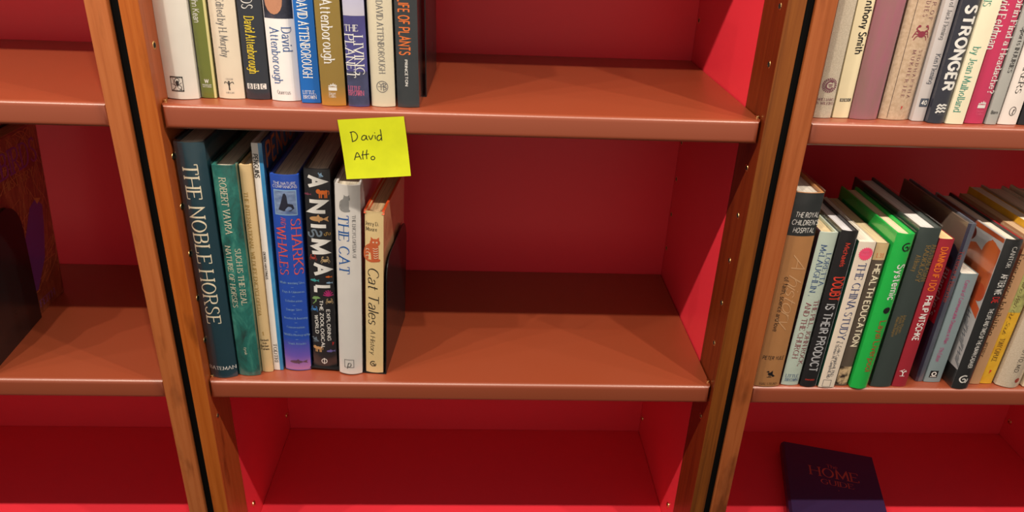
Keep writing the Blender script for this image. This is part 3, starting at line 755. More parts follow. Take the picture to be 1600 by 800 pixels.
def mark_2d(kind):
    V, F = [], []
    def st(p, w, smooth=True, closed=False):
        ribbon(catmull(p, 3) if smooth else dense(p, 0.12), lambda a, b: w, V, F, closed)
    def poly(p):
        k = len(V); V.extend(p); F.append(tuple(range(k, k + len(p))))
    def disc(r, cx=0, cy=0, ry=None):
        ry = r if ry is None else ry
        k = len(V)
        V.append((cx, cy))
        for ring in (0.5, 1.0):
            V.extend([(cx + r * ring * math.cos(2 * PI * i / 16), cy + ry * ring * math.sin(2 * PI * i / 16)) for i in range(16)])
        for i in range(16):
            j = (i + 1) % 16
            F.append((k, k + 1 + i, k + 1 + j)); F.append((k + 1 + i, k + 17 + i, k + 17 + j, k + 1 + j))
    def quad(x0, x1, y0, y1, n=4):
        k = len(V)
        for i in range(n + 1):
            V.append((x0 + (x1 - x0) * i / n, y0)); V.append((x0 + (x1 - x0) * i / n, y1))
        for i in range(n):
            F.append((k + 2 * i, k + 2 * i + 2, k + 2 * i + 3, k + 2 * i + 1))
    if kind == 'rect': quad(-.5, .5, -.5, .5)
    elif kind == 'frame': st([(-.5, -.5), (.5, -.5), (.5, .5), (-.5, .5), (-.5, -.5)], .05, False, True)
    elif kind == 'disc': disc(.5)
    elif kind == 'ring': st(circ(.36, 20, ry=.5), .06, False, True)
    elif kind == 'fish':
        disc(.34, -.08, 0, .13); poly([(.2, 0), (.5, .15), (.44, 0), (.5, -.15)]); poly([(-.1, .1), (.02, .24), (.1, .08)]); poly([(-.05, -.1), (.05, -.2), (.1, -.08)])
    elif kind == 'beast':
        disc(.3, .05, .08, .17); disc(.17, -.28, .16, .19); disc(.08, .3, .12, .16)
        for x in (-.2, -.06, .2, .32): quad(x - .045, x + .045, -.38, .0, 1)
        st([(.34, .14), (.46, .2), (.5, .02), (.46, -.12)], .05)
    elif kind == 'bird':
        disc(.24, 0, .02, .16); disc(.1, -.22, .26); poly([(-.3, .3), (-.44, .24), (-.28, .22)]); poly([(.1, .1), (.5, -.22), (.34, -.34), (.0, -.1)])
        poly([(-.1, .1), (.2, .4), (.24, .02)]); st([(-.04, -.1), (-.1, -.34)], .05, False); st([(.06, -.1), (.04, -.34)], .05, False); st([(-.26, -.36), (.2, -.34)], .06, False)
    elif kind == 'snake':
        st([(-.46, .1), (-.44, -.16), (-.24, -.26), (-.1, -.06), (-.2, .2), (0, .3), (.12, .1), (.2, -.14), (.4, -.12), (.46, .12), (.34, .22)], .13)
    elif kind == 'crab':
        disc(.24, 0, -.02, .18)
        for s in (-1, 1):
            for a, b in ((.1, .34), (-.06, .4), (-.2, .3)):
                st([(s * .18, a * .5), (s * b, a + .04), (s * (b + .1), a - .16)], .05)
            st([(s * .14, .12), (s * .36, .26), (s * .26, .44)], .07); disc(.09, s * .24, .42, .07)
    elif kind == 'coral':
        for i in range(7):
            a = PI * (i + .5) / 7
            st([(0, -.34), (.2 * math.cos(a), -.34 + .3 * math.sin(a)), (.48 * math.cos(a), -.34 + .66 * math.sin(a))], .11)
        disc(.2, 0, -.18)
    elif kind == 'palm':
        poly([(-.4, .1), (-.2, .36), (.2, .4), (.46, .22), (.2, .14), (0, .1), (-.2, .04)]); st([(0, .1), (-.08, -.2), (-.3, -.46)], .08); st([(.04, .1), (.0, -.2)], .06)
    elif kind == 'leafy': poly([(-.18, .5), (.26, .38), (.1, -.1), (-.16, -.5), (-.14, 0)])
    elif kind == 'phi': st(circ(.36, 18, ry=.36), .1, False, True); st([(0, .5), (0, -.5)], .1, False)
    elif kind == 'sitcat':
        st([(-.1, .26), (-.3, .1), (-.36, -.2), (-.3, -.44), (0, -.47), (.22, -.46)], .05)
        k = len(V)
        poly([(-.08, .26), (-.26, .1), (-.34, -.18), (-.28, -.42), (0, -.46)]); poly([(-.08, .26), (0, -.46), (.2, -.46), (.2, .1), (.14, .24)])
        disc(.2, .06, .3, .17); poly([(-.1, .38), (-.1, .54), (.02, .44)]); poly([(.1, .44), (.22, .54), (.22, .36)])
        st([(-.3, -.44), (-.1, -.52), (.24, -.48)], .07); disc(.07, .2, -.45, .05)
    elif kind == 'swirl':
        st([(.3, .42), (0, .5), (-.34, .3), (-.42, -.06), (-.16, -.38), (.16, -.34), (.22, -.08), (.02, .08), (-.14, -.04)], .15); st([(.44, .1), (.44, -.2), (.26, -.46)], .12)
    elif kind == 'ornate':
        st([(-.42, -.5), (.42, -.5), (.42, .5), (-.42, .5), (-.42, -.5)], .045, False, True)
        st([(-.32, -.42), (-.1, -.2), (-.2, .1), (0, .4), (.2, .3), (.1, 0), (.3, -.2), (.2, -.42)], .04); st([(-.3, .4), (-.1, .1), (.1, -.3), (.32, -.4)], .03); st([(-.34, 0), (0, -.1), (.34, .1)], .03); disc(.11, .04, .05, .2)
        for i in range(7): disc(.045, -.36 + .12 * i, .46); disc(.04, -.36 + .12 * i, -.45)
    elif kind == 'figure':
        disc(.09, 0, .3); poly([(-.12, .2), (.12, .2), (.05, -.1), (.08, -.46), (-.06, -.46), (-.05, -.1)]); st([(-.1, .18), (-.34, .3), (-.42, .12)], .06); st([(.1, .18), (.34, .3), (.42, .12)], .06)
    elif kind == 'monogram':
        st(circ(.47, 24), .05, False, True); st([(-.24, .3), (-.1, .1), (-.1, -.3)], .05); st([(.04, .3), (-.1, .1)], .05); st([(.1, .34), (.1, -.34)], .05); st([(.1, .3), (.34, .2), (.1, .02), (.36, -.14), (.1, -.3)], .05); st([(-.36, 0), (.38, 0)], .04)
    elif kind == 'seal':
        for i in range(22):
            a = 2 * PI * i / 22
            k = len(V)
            for da, r in ((-.09, .39), (.09, .39), (.09, .5), (-.09, .5)):
                V.append((r * math.cos(a + da), r * math.sin(a + da)))
            F.append((k, k + 1, k + 2, k + 3))
        st(circ(.36, 24), .03, False, True); st([(.2, .2), (0, .28), (-.22, .1), (-.2, -.16), (.06, -.26), (.24, -.14)], .1); st([(-.1, .04), (.2, .04)], .07, False); st([(-.06, -.08), (.16, -.08)], .05, False)
    elif kind == 'flamebook':
        quad(-.5, .5, -.46, -.06); poly([(-.5, .0), (-.44, .2), (-.3, .12), (-.2, .36), (-.05, .2), (.1, .5), (.18, .22), (.34, .38), (.36, .14), (.5, .26), (.5, 0)])
    elif kind == 'waves':
        for y in (-.3, .05, .38): st([(-.5, y - .14), (-.3, y + .1), (-.06, y - .02), (.14, y + .12), (.4, y + .02), (.5, y + .1)], .17)
    elif kind == 'burst':
        k = len(V); V.append((0, 0)); n = 40
        for i in range(n):
            r = .5 if i % 2 else .42
            V.append((r * math.cos(2 * PI * i / n), r * math.sin(2 * PI * i / n)))
        for i in range(n): F.append((k, k + 1 + i, k + 1 + (i + 1) % n))
    elif kind == 'tree':
        st([(0, -.5), (0, 0), (-.3, .3)], .12); st([(0, 0), (.34, .34)], .1); st([(-.3, -.48), (.3, -.48)], .07); st([(-.44, .2), (-.1, .36), (.1, .5)], .07); st([(.1, .2), (.44, .14)], .07)
    elif kind == 'badge':
        k0 = len(F); quad(-.5, .5, -.5, .5)
    return V, F

# ------------------------------------------------------------------ materials of the place
M_WOOD = [wood_mat('orange_stained_wood', (150, 72, 18), (170, 88, 28), (182, 102, 42), 1.0),
          wood_mat('brown_stained_wood', (92, 46, 12), (124, 66, 20), (142, 82, 30), 2.3),
          wood_mat('salmon_stained_wood', (156, 82, 40), (174, 98, 52), (184, 110, 64), 3.1),
          wood_mat('russet_stained_wood', (136, 68, 28), (160, 86, 44), (170, 98, 54), 4.7)]
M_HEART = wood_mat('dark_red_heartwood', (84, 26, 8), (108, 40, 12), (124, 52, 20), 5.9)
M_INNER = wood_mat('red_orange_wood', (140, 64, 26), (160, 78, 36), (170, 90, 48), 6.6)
M_PINK = paint('pink_red_paint', (0.84, 0.037, 0.060), 0.36, 0.5)
M_SHELF = paint('terracotta_coating', (0.285, 0.055, 0.018), 0.40, 1.0, 0.03, 0.55)
M_BLACK = paint('gap_shade_black', (0.003, 0.003, 0.003), 0.8, 0.1)  # near-black colour standing in for the shade deep in the gaps
M_BRASS = flat((226, 194, 130), 0.3, 0, 1.0)
M_HOLE = flat((12, 9, 8), 0.9)
M_ENDBLACK = paint('black_enamel', (0.012, 0.011, 0.012), 0.24, 0.5, 0.015)
M_CLEAR = clear_plastic()

def page_mat(col):
    key = ('page', col)
    if key not in _mats:
        c = col
        _mats[key] = noise_mat('page_edges', [(0.3, tuple(int(v * .86) for v in c)), (0.55, c), (0.8, tuple(min(255, int(v * 1.04)) for v in c))], (60, 1.2, 1.2), 14, 3, 0.75)
    return _mats[key]

# ------------------------------------------------------------------ the setting
W = 0.69            # clear width of a bay
DEPTH = 0.344       # front of the posts to the back panel
SHELF_Z = (0.365, 0.0, -0.3801)
BOTTOM_Z = -0.7357
FLOOR_Z = -1.2
TOP_Z = 0.86

o = box('floor', -3, 4, -3, 0.5, FLOOR_Z - 0.05, FLOOR_Z, noise_mat('grey_carpet', [(0.3, (40, 38, 40)), (0.7, (56, 53, 54))], (1, 1, 1), 300, 2, 0.95))
o['kind'] = 'structure'
o = box('wall_back', -3, 4, 0.372, 0.45, FLOOR_Z, 2.0, M_BLACK)
o['kind'] = 'structure'

def hole_ring(parent, x, y, z, side):
    """brass ferrule of a shelf-pin hole with its dark bore, sunk in the side face; side +1 faces +x"""
    bm = bmesh.new()
    ro, ri = 0.0047, 0.0031
    N = 14
    rings = []
    for r, dx in ((ro, 0.0), (ro * .93, 0.0004), (ri, 0.0004), (ri, -0.001)):
        rings.append([bm.verts.new((dx * side, r * math.cos(2 * PI * i / N), r * math.sin(2 * PI * i / N))) for i in range(N)])
    for a, b in zip(rings, rings[1:]):
        for i in range(N):
            bm.faces.new((a[i], a[(i + 1) % N], b[(i + 1) % N], b[i]))
    f = bm_obj('shelf_pin_ferrule', bm, M_BRASS, parent)
    f.location = (x, y, z)
    bm = bmesh.new()
    bm.faces.new([bm.verts.new((0.0002 * side, ri * math.cos(2 * PI * i / N), ri * math.sin(2 * PI * i / N))) for i in range(N)])
    b = bm_obj('pin_bore', bm, M_HOLE, f)
    return f

def dup_ferrule(src, parent, x, y, z):
    f = src.copy(); COL.objects.link(f); f.parent = parent; f.location = (x, y, z)
    for c in src.children:
        k = c.copy(); COL.objects.link(k); k.parent = f
    return f

def screw_head(parent, x, y, z, side):
    bm = bmesh.new()
    N = 16
    rings = []
    for r, dx in ((0.0052, 0.0), (0.0050, 0.0010), (0.0036, 0.0019), (0.0020, 0.0022)):
        rings.append([bm.verts.new((dx * side, r * math.cos(2 * PI * i / N), r * math.sin(2 * PI * i / N))) for i in range(N)])
    for a, b in zip(rings, rings[1:]):
        for i in range(N):
            bm.faces.new((a[i], a[(i + 1) % N], b[(i + 1) % N], b[i]))
    bm.faces.new(rings[-1])
    s = bm_obj('brass_screw', bm, M_BRASS, parent)
    s.location = (x, y, z)
    cr = bmesh.new()
    for a in (0, 1):
        h = (0.0022, 0.0004) if a else (0.0004, 0.0022)
        cr.faces.new([cr.verts.new((0.00235 * side, p * h[0], q * h[1])) for p, q in ((-1, -1), (1, -1), (1, 1), (-1, 1))])
    bm_obj('screw_slot', cr, M_HOLE, s)

def bookcase(x0, label, post_l, post_r, wood_l, wood_r, inner_l=None, inner_r=None, gap_shade_width=0):
    """x0: inner face of the left post; posts of widths post_l, post_r"""
    x1 = x0 + W + 0.002
    root = thing('bookcase', label, 'bookcase', (x0 + W / 2, 0, FLOOR_Z), group='red bookcases side by side')
    def L(o):
        o.matrix_parent_inverse = Matrix.Translation(root.location).inverted()
        return o
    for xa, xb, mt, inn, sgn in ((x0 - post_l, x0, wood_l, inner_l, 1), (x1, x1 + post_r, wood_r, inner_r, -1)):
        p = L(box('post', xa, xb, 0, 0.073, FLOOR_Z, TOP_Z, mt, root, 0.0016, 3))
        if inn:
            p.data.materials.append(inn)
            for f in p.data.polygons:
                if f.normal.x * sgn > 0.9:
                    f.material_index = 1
    if gap_shade_width:  # added black strips, painted shade that hides the lit post sides in the gaps
        L(box('gap_shade_strip', x0 - post_l - gap_shade_width, x0 - post_l - 0.0002, 0.007, 0.06, FLOOR_Z, TOP_Z, M_BLACK, root))
        L(box('gap_shade_strip', x1 + post_r + 0.0002, x1 + post_r + gap_shade_width - 0.0012, 0.005, 0.06, FLOOR_Z, TOP_Z, M_BLACK, root))
    L(box('side_panel', x0 - 0.016, x0, 0.0732, DEPTH + 0.006, FLOOR_Z, TOP_Z, M_PINK, root))
    L(box('side_panel', x1, x1 + 0.016, 0.0732, DEPTH + 0.006, FLOOR_Z, TOP_Z, M_PINK, root))
    L(box('back_panel', x0 + 0.0002, x1 - 0.0002, DEPTH, DEPTH + 0.006, FLOOR_Z, TOP_Z, M_PINK, root))
    L(box('top_board', x0, x1, 0.0732, DEPTH, TOP_Z - 0.02, TOP_Z, M_PINK, root))
    L(box('bottom_board', x0 + 0.0002, x1 - 0.0002, 0.030, DEPTH - 0.0002, BOTTOM_Z - 0.025, BOTTOM_Z, M_PINK, root, 0.001, 1))
    L(box('kick_panel', x0 + 0.0002, x1 - 0.0002, 0.05, 0.068, FLOOR_Z, BOTTOM_Z - 0.0255, M_PINK, root))
    for z in SHELF_Z:
        bm = box_bm(x0 + 0.0015, x1 - 0.0015, 0.0067, DEPTH - 0.001, z - 0.029, z)
        front = [e for e in bm.edges if all(v.co.y < 0.01 for v in e.verts)]
        bmesh.ops.bevel(bm, geom=front, offset=0.0062, segments=7, profile=0.5, affect='EDGES')
        s = L(bm_obj('shelf', bm, M_SHELF, root))
        s.data.polygons.foreach_set('use_smooth', [True] * len(s.data.polygons))
        s.data.set_sharp_from_angle(angle=0.6)
        if z < 0.3:
            for xe, sd in ((x0 + 0.0012, 1), (x1 - 0.0012, -1)):
                c = box('shelf_clip', min(xe, xe + 0.003 * sd), max(xe, xe + 0.003 * sd), 0.017, 0.023, z - 0.001, z + 0.0028, M_BRASS, s, 0.0005, 1)
    first = {}
    for y, zs in ((0.0215, (0.1266, 0.0625, -0.0660, -0.1301, -0.1942, -0.2583, -0.3224, -0.4490)), (0.333, (0.1266, 0.0625, -0.0660, -0.1301, -0.1942, -0.2583, -0.3224, -0.4490))):
        for z in zs:
            for xf, sd in ((x0, 1), (x1, -1)):
                yy = y + (0.009 if sd < 0 and y < 0.1 and z < 0 else 0)
                if sd not in first:
                    first[sd] = hole_ring(root, 0, 0, 0, sd)
                    f = first[sd]
                    f.location = (xf, yy, z)
                else:
                    f = dup_ferrule(first[sd], root, xf, yy, z)
                L(f)
    for xf, sd in ((x0, 1), (x1, -1)):
        for y in (0.101, 0.331):
            n0 = len(root.children)
            screw_head(root, xf, y, -0.694, sd)
            L(root.children[-1] if False else [c for c in root.children if c.name.startswith('brass_screw')][-1])
    return root

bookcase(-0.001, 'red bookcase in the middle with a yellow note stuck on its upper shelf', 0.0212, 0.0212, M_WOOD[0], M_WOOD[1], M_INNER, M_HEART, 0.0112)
bookcase(-0.0577 - 0.692, 'red bookcase at the left edge, shelves mostly empty beside one book and black bookend', 0.0235, 0.0235, M_WOOD[2], M_WOOD[2])
bookcase(0.7465, 'red bookcase at the right edge with two rows of medical and science books', 0.0240, 0.0240, M_WOOD[3], M_WOOD[3])

# ------------------------------------------------------------------ books
def u_shell(w, d, h, b, t, z0=0.0, off=0.0, n=10):
    """U-shaped jacket or case: boards left and right, spine bulging forward by b"""
    def prof(k):
        hw = w / 2 + off - k
        pts = [(-hw, d)]
        for i in range(n + 1):
            u = -1 + 2 * i / n
            pts.append((hw * u, -b * (1 - u * u) - off + k))
        pts.append((hw, d))
        return pts
    O, I = prof(0), prof(t)
    V, F, mi = [], [], []
    m = len(O)
    for z in (z0, h):
        V += [(x, y, z) for x, y in O] + [(x, y, z) for x, y in I]
    for i in range(m - 1):
        side = 0 if 0 < i < m - 2 else (1 if i == 0 else 2)
        F.append((i, i + 1, 2 * m + i + 1, 2 * m + i)); mi.append(side)
        F.append((m + i + 1, m + i, 3 * m + i, 3 * m + i + 1)); mi.append(3)
        F.append((2 * m + i, 2 * m + i + 1, 3 * m + i + 1, 3 * m + i)); mi.append(side)
        F.append((i + 1, i, m + i, m + i + 1)); mi.append(side)
    for i in (0, m - 1):
        q = (i, 2 * m + i, 3 * m + i, m + i)
        F.append(q if i == 0 else q[::-1]); mi.append(1 if i == 0 else 2)
    return V, F, mi

ROW_Z = {'C2': 0.0, 'C3': -0.3801, 'R2': 0.0, 'R3': -0.3801}
BOOKS = {}

def make_book(key, label, spine, page=(236, 226, 204), d=0.17, b=0.003, hard=True, sleeve=True, left=None, right=None, inner=None, yaw=0.0, lift=0.0, group=None, geo=None):
    row, x, y, w, h, lean = geo or BOOK_GEOMETRY[key]
    t = 0.0026 if hard else 0.0007
    lr = math.radians(lean)
    root = thing('hardcover_book' if hard else 'paperback_book', label, 'book', (x, y, ROW_Z[row] + abs(math.sin(lr)) * w / 2 + 0.0006 + lift), (0, lr, math.radians(yaw)), group)
    wb = w - (0.0014 if sleeve else 0.0004)
    ms = spine if isinstance(spine, bpy.types.Material) else flat(spine, 0.42, 0.25)
    V, F, mi = u_shell(wb, d, h, b, t)
    c = obj('cover', V, F, ms, root)
    for k in (left, right, inner):
        c.data.materials.append(ms if k is None else (k if isinstance(k, bpy.types.Material) else flat(k, 0.42, 0.2)))
    c.data.polygons.foreach_set('material_index', mi)
    c.data.polygons.foreach_set('use_smooth', [True] * len(mi))
    c.data.set_sharp_from_angle(angle=0.7)
    # page block, its front edge rounded behind the spine
    iw = wb / 2 - t - 0.0003
    bm = bmesh.new()
    z0, z1 = (0.003, h - 0.004) if hard else (0.0004, h - 0.0006)
    pr = [(-iw, d - (0.004 if hard else 0.0006))]
    for i in range(7):
        u = -1 + i / 3
        pr.append((iw * u, -max(0, b - 0.001) * (1 - u * u) + t + 0.0006))
    pr.append((iw, d - (0.004 if hard else 0.0006)))
    lo = [bm.verts.new((px, py, z0)) for px, py in pr]
    hi = [bm.verts.new((px, py, z1)) for px, py in pr]
    bm.faces.new(hi); bm.faces.new(lo[::-1])
    for i in range(len(pr)):
        j = (i + 1) % len(pr)
        bm.faces.new((lo[i], lo[j], hi[j], hi[i]))
    bm_obj('pages', bm, page_mat(page), root)
    if sleeve:
        V, F, _ = u_shell(wb, d + 0.001, h + 0.0035, b, 0.0003, 0.0, 0.0006)
        s = obj('clear_sleeve', V, F, M_CLEAR, root, True)
        s.data.set_sharp_from_angle(angle=0.7)
    BOOKS[key] = (root, wb, b, h, d)
    return root

def on_spine(key, pts, off):
    _, w, b, h, d = BOOKS[key]
    out = []
    for u, z in pts:
        t = max(-1.0, min(1.0, 2 * u / w))
        out.append((u, -b * (1 - t * t) - off, z))
    return out

def spine_patch(key, name, z0, z1, mat, u0=-1.0, u1=1.0, off=0.00012, nz=1):
    """printed area of the spine between heights z0 and z1, from u0 to u1 of its half width"""
    _, w, b, h, d = BOOKS[key]
    n = 8
    P = [((u0 + (u1 - u0) * i / n) * w / 2, z0 + (z1 - z0) * j / nz) for j in range(nz + 1) for i in range(n + 1)]
    F = [(j * (n + 1) + i, j * (n + 1) + i + 1, (j + 1) * (n + 1) + i + 1, (j + 1) * (n + 1) + i) for j in range(nz) for i in range(n)]
    return obj(name, on_spine(key, P, off), F, mat, BOOKS[key][0], True)

def side_shape(key, name, side, pts, mat, off=0.00015):
    """flat printed shape on the left (-1) or right (+1) board; pts are (depth from spine, height)"""
    _, w, b, h, d = BOOKS[key]
    x = side * (w / 2 + off)
    V = [(x, p[0], p[1]) for p in pts]
    f = tuple(range(len(V)))
    return obj(name, V, [f if side > 0 else f[::-1]], mat, BOOKS[key][0])

def side_text(key, s, style, mat, side, y0, z, cap, length, name='cover_lettering', off=0.0003):
    V, F, ln = text_2d(s, style)
    sx = length / ln
    _, w, b, h, d = BOOKS[key]
    x = side * (w / 2 + off)
    return obj(name, [(x, y0 + side * p[0] * sx, z + p[1] * cap / 10) for p in V], F, mat, BOOKS[key][0])

def side_text_v(key, s, style, mat, side, y0, z0, cap, length, name='cover_lettering', off=0.0003):
    V, F, ln = text_2d(s, style)
    sx = length / ln
    _, w, b, h, d = BOOKS[key]
    x = side * (w / 2 + off)
    return obj(name, [(x, y0 + side * p[1] * cap / 10, z0 - p[0] * sx) for p in V], F, mat, BOOKS[key][0])

teal_cloth = flat((30, 66, 80), 0.4, 0.3)
horses = noise_mat('green_marbled_print', [(0.3, (40, 62, 60)), (0.5, (38, 120, 112)), (0.72, (96, 178, 160))], (1, 1, .5), 42, 8, 0.42, 0.3, 0.6, 0.65)
MID = 'books on the middle shelf of the central bookcase'
TOPR = 'books on the upper shelf of the central bookcase'
RUP = 'books on the upper shelf of the right bookcase'
RMID = 'books on the middle shelf of the right bookcase'

# --- central bookcase, middle shelf
make_book('noble', 'tallest book of the middle shelf, dark teal hardcover with huge cream horse title', teal_cloth, d=0.25, b=0.006, group=MID)
make_book('such', 'mottled green hardcover about horses, second from the left on the central middle shelf', horses, d=0.23, b=0.003, group=MID)
make_book('intl', 'thin tan encyclopedia volume with gold lettering between green horse book and white penguin book', (216, 188, 140), d=0.22, b=0.0015, sleeve=False, group=MID)
make_book('peng', 'thin white-spined penguin book with a blue cover, taller than its neighbours', (234, 230, 226), d=0.25, b=0.0006, sleeve=False, right=noise_mat('sea_photo', [(0.3, (24, 40, 84)), (0.55, (44, 110, 170)), (0.8, (150, 190, 214))], (1, 1, .35), 16, 5, 0.35, 0.4), group=MID)
make_book('shark', 'bright blue hardcover with red shark and whale title and small whale photo', (40, 86, 196), d=0.21, b=0.004, group=MID)
make_book('animal', 'black book with big white capitals and colourful little animals on its spine', (38, 38, 42), d=0.24, b=0.003, lift=0.0009, group=MID)
make_book('cat', 'thick white hardcover cat encyclopedia with blue title and grey cat drawing', (232, 229, 226), d=0.21, b=0.005, lift=0.0009, group=MID)
make_book('tales', 'short cream cat history book with an orange striped cat, rightmost against the bookend', (240, 214, 160), page=(226, 196, 150), d=0.152, b=0.002, right=noise_mat('peach_jacket', [(0.3, (226, 160, 116)), (0.7, (240, 196, 150))], (1, 1, 1), 30, 4, 0.35, 0.4), inner=(222, 84, 30), yaw=-4.27, lift=0.0009, group=MID)
spine_patch('peng', 'blue_spine_edge', 0.0, BOOK_GEOMETRY['peng'][4], noise_mat('sea_strip', [(0.3, (30, 66, 110)), (0.5, (58, 140, 196)), (0.78, (196, 216, 226))], (1, 1, .3), 22, 5, 0.35, 0.3), 0.28, 1.0)
side_text('peng', 'PENGUINS', 'sansb', flat((190, 110, 70), 0.5), 1, 0.012, 0.292, 0.030, 0.205)
spine_patch('shark', 'purple_foot_print', 0.001, 0.052, grad_mat('blue_to_mauve', [(0.0, (196, 132, 190)), (0.45, (120, 96, 204)), (1.0, (40, 86, 196))], 2, 0.0, 0.052))
spine_patch('shark', 'whale_photo_border', 0.2345, 0.2685, ink('paleblue'), -0.80, 0.80, 0.0002)
spine_patch('shark', 'whale_photo', 0.2358, 0.2672, noise_mat('grey_sea_photo', [(0.3, (84, 108, 160)), (0.7, (150, 172, 208))], (1, 1, 3), 60, 4, 0.4), -0.75, 0.75, 0.0003)
o = obj('whale', on_spine('shark', [(-.009, .242), (-.006, .250), (-.002, .263), (.0, .2645), (.002, .261), (.003, .2505), (.009, .2495), (.0105, .244), (.006, .2405), (-.003, .2405)], .0006), [tuple(range(10))], flat((40, 42, 60), 0.4), BOOKS['shark'][0])
V, F = mark_2d('fish')
obj('shell_picture', on_spine('shark', [(p[0] * .026 + .001, p[1] * .018 + .0145) for p in V], .0004), F, flat((96, 66, 90), 0.5), BOOKS['shark'][0])
for yy, zz, s, ln, cp in ((0.010, 0.195, 'Cat', 0.05, 0.028), (0.012, 0.145, 'Tales', 0.07, 0.028)):
    side_text('tales', s, 'italic', flat((196, 130, 100), 0.5), 1, yy, zz, cp, ln)
for u in (-.0115, .0112):
    k = obj('ribbon_marker', [(u - .0016, -.0012, .240), (u + .0016, -.0012, .240), (u + .0016, .0020, .2442), (u - .0016, .0020, .2442), (u + .0016, .13, .2442), (u - .0016, .13, .2442)], [(0, 1, 2, 3), (3, 2, 4, 5)], flat((226, 84, 32), 0.5), BOOKS['tales'][0])
    k['label'] = 'orange strip along the top of the cover'

# --- central bookcase, upper shelf
make_book('w1', 'thick plain white hardcover with a square ornamental stamp, first on the upper shelf', (238, 233, 224), d=0.19, b=0.006, group=TOPR)
make_book('g2', 'slim olive green book with white author name on the upper shelf', (112, 122, 36), d=0.18, b=0.0015, right=(228, 218, 150), group=TOPR)
make_book('c3', 'cream hardcover with grey editor line beside the olive green book', (240, 226, 204), d=0.18, b=0.004, group=TOPR)
make_book('b4', 'dark navy book with yellow author name and three white logo boxes', (32, 40, 54), d=0.18, b=0.003, group=TOPR)
make_book('w5', 'white hardcover with blue author name below a dark portrait photo', (238, 236, 236), d=0.18, b=0.005, sleeve=False, group=TOPR)
make_book('bl6', 'narrow bright blue book with white capitals on the upper shelf', (22, 102, 188), d=0.17, b=0.001, sleeve=False, group=TOPR)
make_book('go7', 'mustard gold hardcover with white author name on the upper shelf', grad_mat('mustard_print', [(0.0, (214, 140, 34)), (0.35, (152, 122, 44)), (1.0, (150, 124, 48))], 2, 0.0, 0.1, 0.4, 0.02, 0.3), d=0.175, b=0.003, group=TOPR)
make_book('lp8', 'violet blue book about the planet with white title and pale sky above', noise_mat('violet_print', [(0.3, (58, 52, 120)), (0.6, (78, 76, 156)), (0.85, (60, 66, 108))], (1, 1, .6), 26, 5, 0.4, 0.3), d=0.175, b=0.003, group=TOPR)
make_book('cr9', 'pale cream hardcover with thin grey capitals and a round monogram', (226, 217, 192), d=0.175, b=0.004, group=TOPR)
make_book('lop', 'black-green plants book with orange title, last on the upper shelf', (38, 46, 52), d=0.18, b=0.003, right=(30, 36, 40), group=TOPR)
spine_patch('w5', 'portrait_photo', 0.0927, 0.246, noise_mat('dark_portrait_photo', [(0.35, (22, 24, 34)), (0.6, (60, 62, 78)), (0.8, (150, 104, 84))], (1, 1, 1), 40, 4, 0.35), -0.97, 0.95)
V, F = mark_2d('disc')
obj('portrait_face', on_spine('w5', [(p[0] * .020 - .004, p[1] * .030 + .112) for p in V], .0003), F, flat((186, 132, 104), 0.4), BOOKS['w5'][0])
spine_patch('lp8', 'sky_photo', 0.1008, 0.245, grad_mat('dusk_sky_print', [(0.0, (206, 204, 222)), (0.5, (196, 196, 226)), (1.0, (170, 150, 200))], 2, 0.10, 0.14))
spine_patch('lp8', 'dark_foot_print', 0.001, 0.040, noise_mat('dark_blue_print', [(0.35, (44, 46, 78)), (0.6, (70, 76, 120))], (1, 1, 1), 40, 4, 0.4))
spine_patch('g2', 'cream_edge', 0.0, BOOK_GEOMETRY['g2'][4], flat((226, 216, 148), 0.4), 0.72, 1.0)

# --- right bookcase, upper shelf
linen = noise_mat('oatmeal_linen', [(0.35, (196, 182, 160)), (0.65, (216, 204, 184))], (900, 900, 900), 1, 2, 0.7)
make_book('ww', 'oatmeal linen hardcover with a round plum seal, first on the right upper shelf', linen, d=0.18, b=0.002, group=RUP)
make_book('bbc', 'cream book with bold black author name and three tiny black logo boxes', (236, 222, 184), d=0.18, b=0.0012, sleeve=False, group=RUP)
make_book('mauve', 'worn mauve hardcover without any lettering on the right upper shelf', noise_mat('faded_mauve_cloth', [(0.3, (150, 112, 104)), (0.55, (168, 104, 118)), (0.8, (178, 76, 122))], (18, 1, 3), 3, 6, 0.45, 0.3), d=0.19, b=0.004, group=RUP)
make_book('muk', 'thick speckled beige book with a red crab on its spine', noise_mat('speckled_beige', [(0.3, (196, 166, 136)), (0.7, (220, 194, 166))], (1, 1, 1), 260, 4, 0.5, 0.2), d=0.18, b=0.006, left=(188, 160, 130), group=RUP)
make_book('ken', 'narrow light grey book with the number 40 in a box', (196, 190, 190), d=0.16, b=0.001, hard=False, sleeve=False, group=RUP)
make_book('strong', 'dark navy book with heavy white one-word title on the right upper shelf', (34, 38, 56), d=0.165, b=0.003, group=RUP)
make_book('jean', 'cream book with sea-green serif lettering between the navy and pink books', (236, 228, 200), d=0.15, b=0.0008, hard=False, sleeve=False, group=RUP)
make_book('feld', 'hot pink book with two lines of white title on the right upper shelf', (208, 40, 96), d=0.15, b=0.002, group=RUP)
make_book('sport', 'thin grey sports injury book beside the hot pink one', (186, 186, 182), d=0.16, b=0.0006, hard=False, group=RUP)
make_book('t', 'off-white book with a small letter t in an oval', (234, 224, 218), d=0.16, b=0.0015, hard=False, sleeve=False, group=RUP)
make_book('dark11', 'black book cut by the frame at the end of the right upper shelf', (34, 34, 40), d=0.165, b=0.002, sleeve=False, group=RUP, geo=('R2', 1.0215, 0.021, 0.028, 0.23, 0.2))
for u in (-0.55, 0.93):
    spine_patch('muk', 'hinge_line', 0.002, 0.238, flat((66, 46, 40), 0.5), u - .012, u + .012, 0.0002)

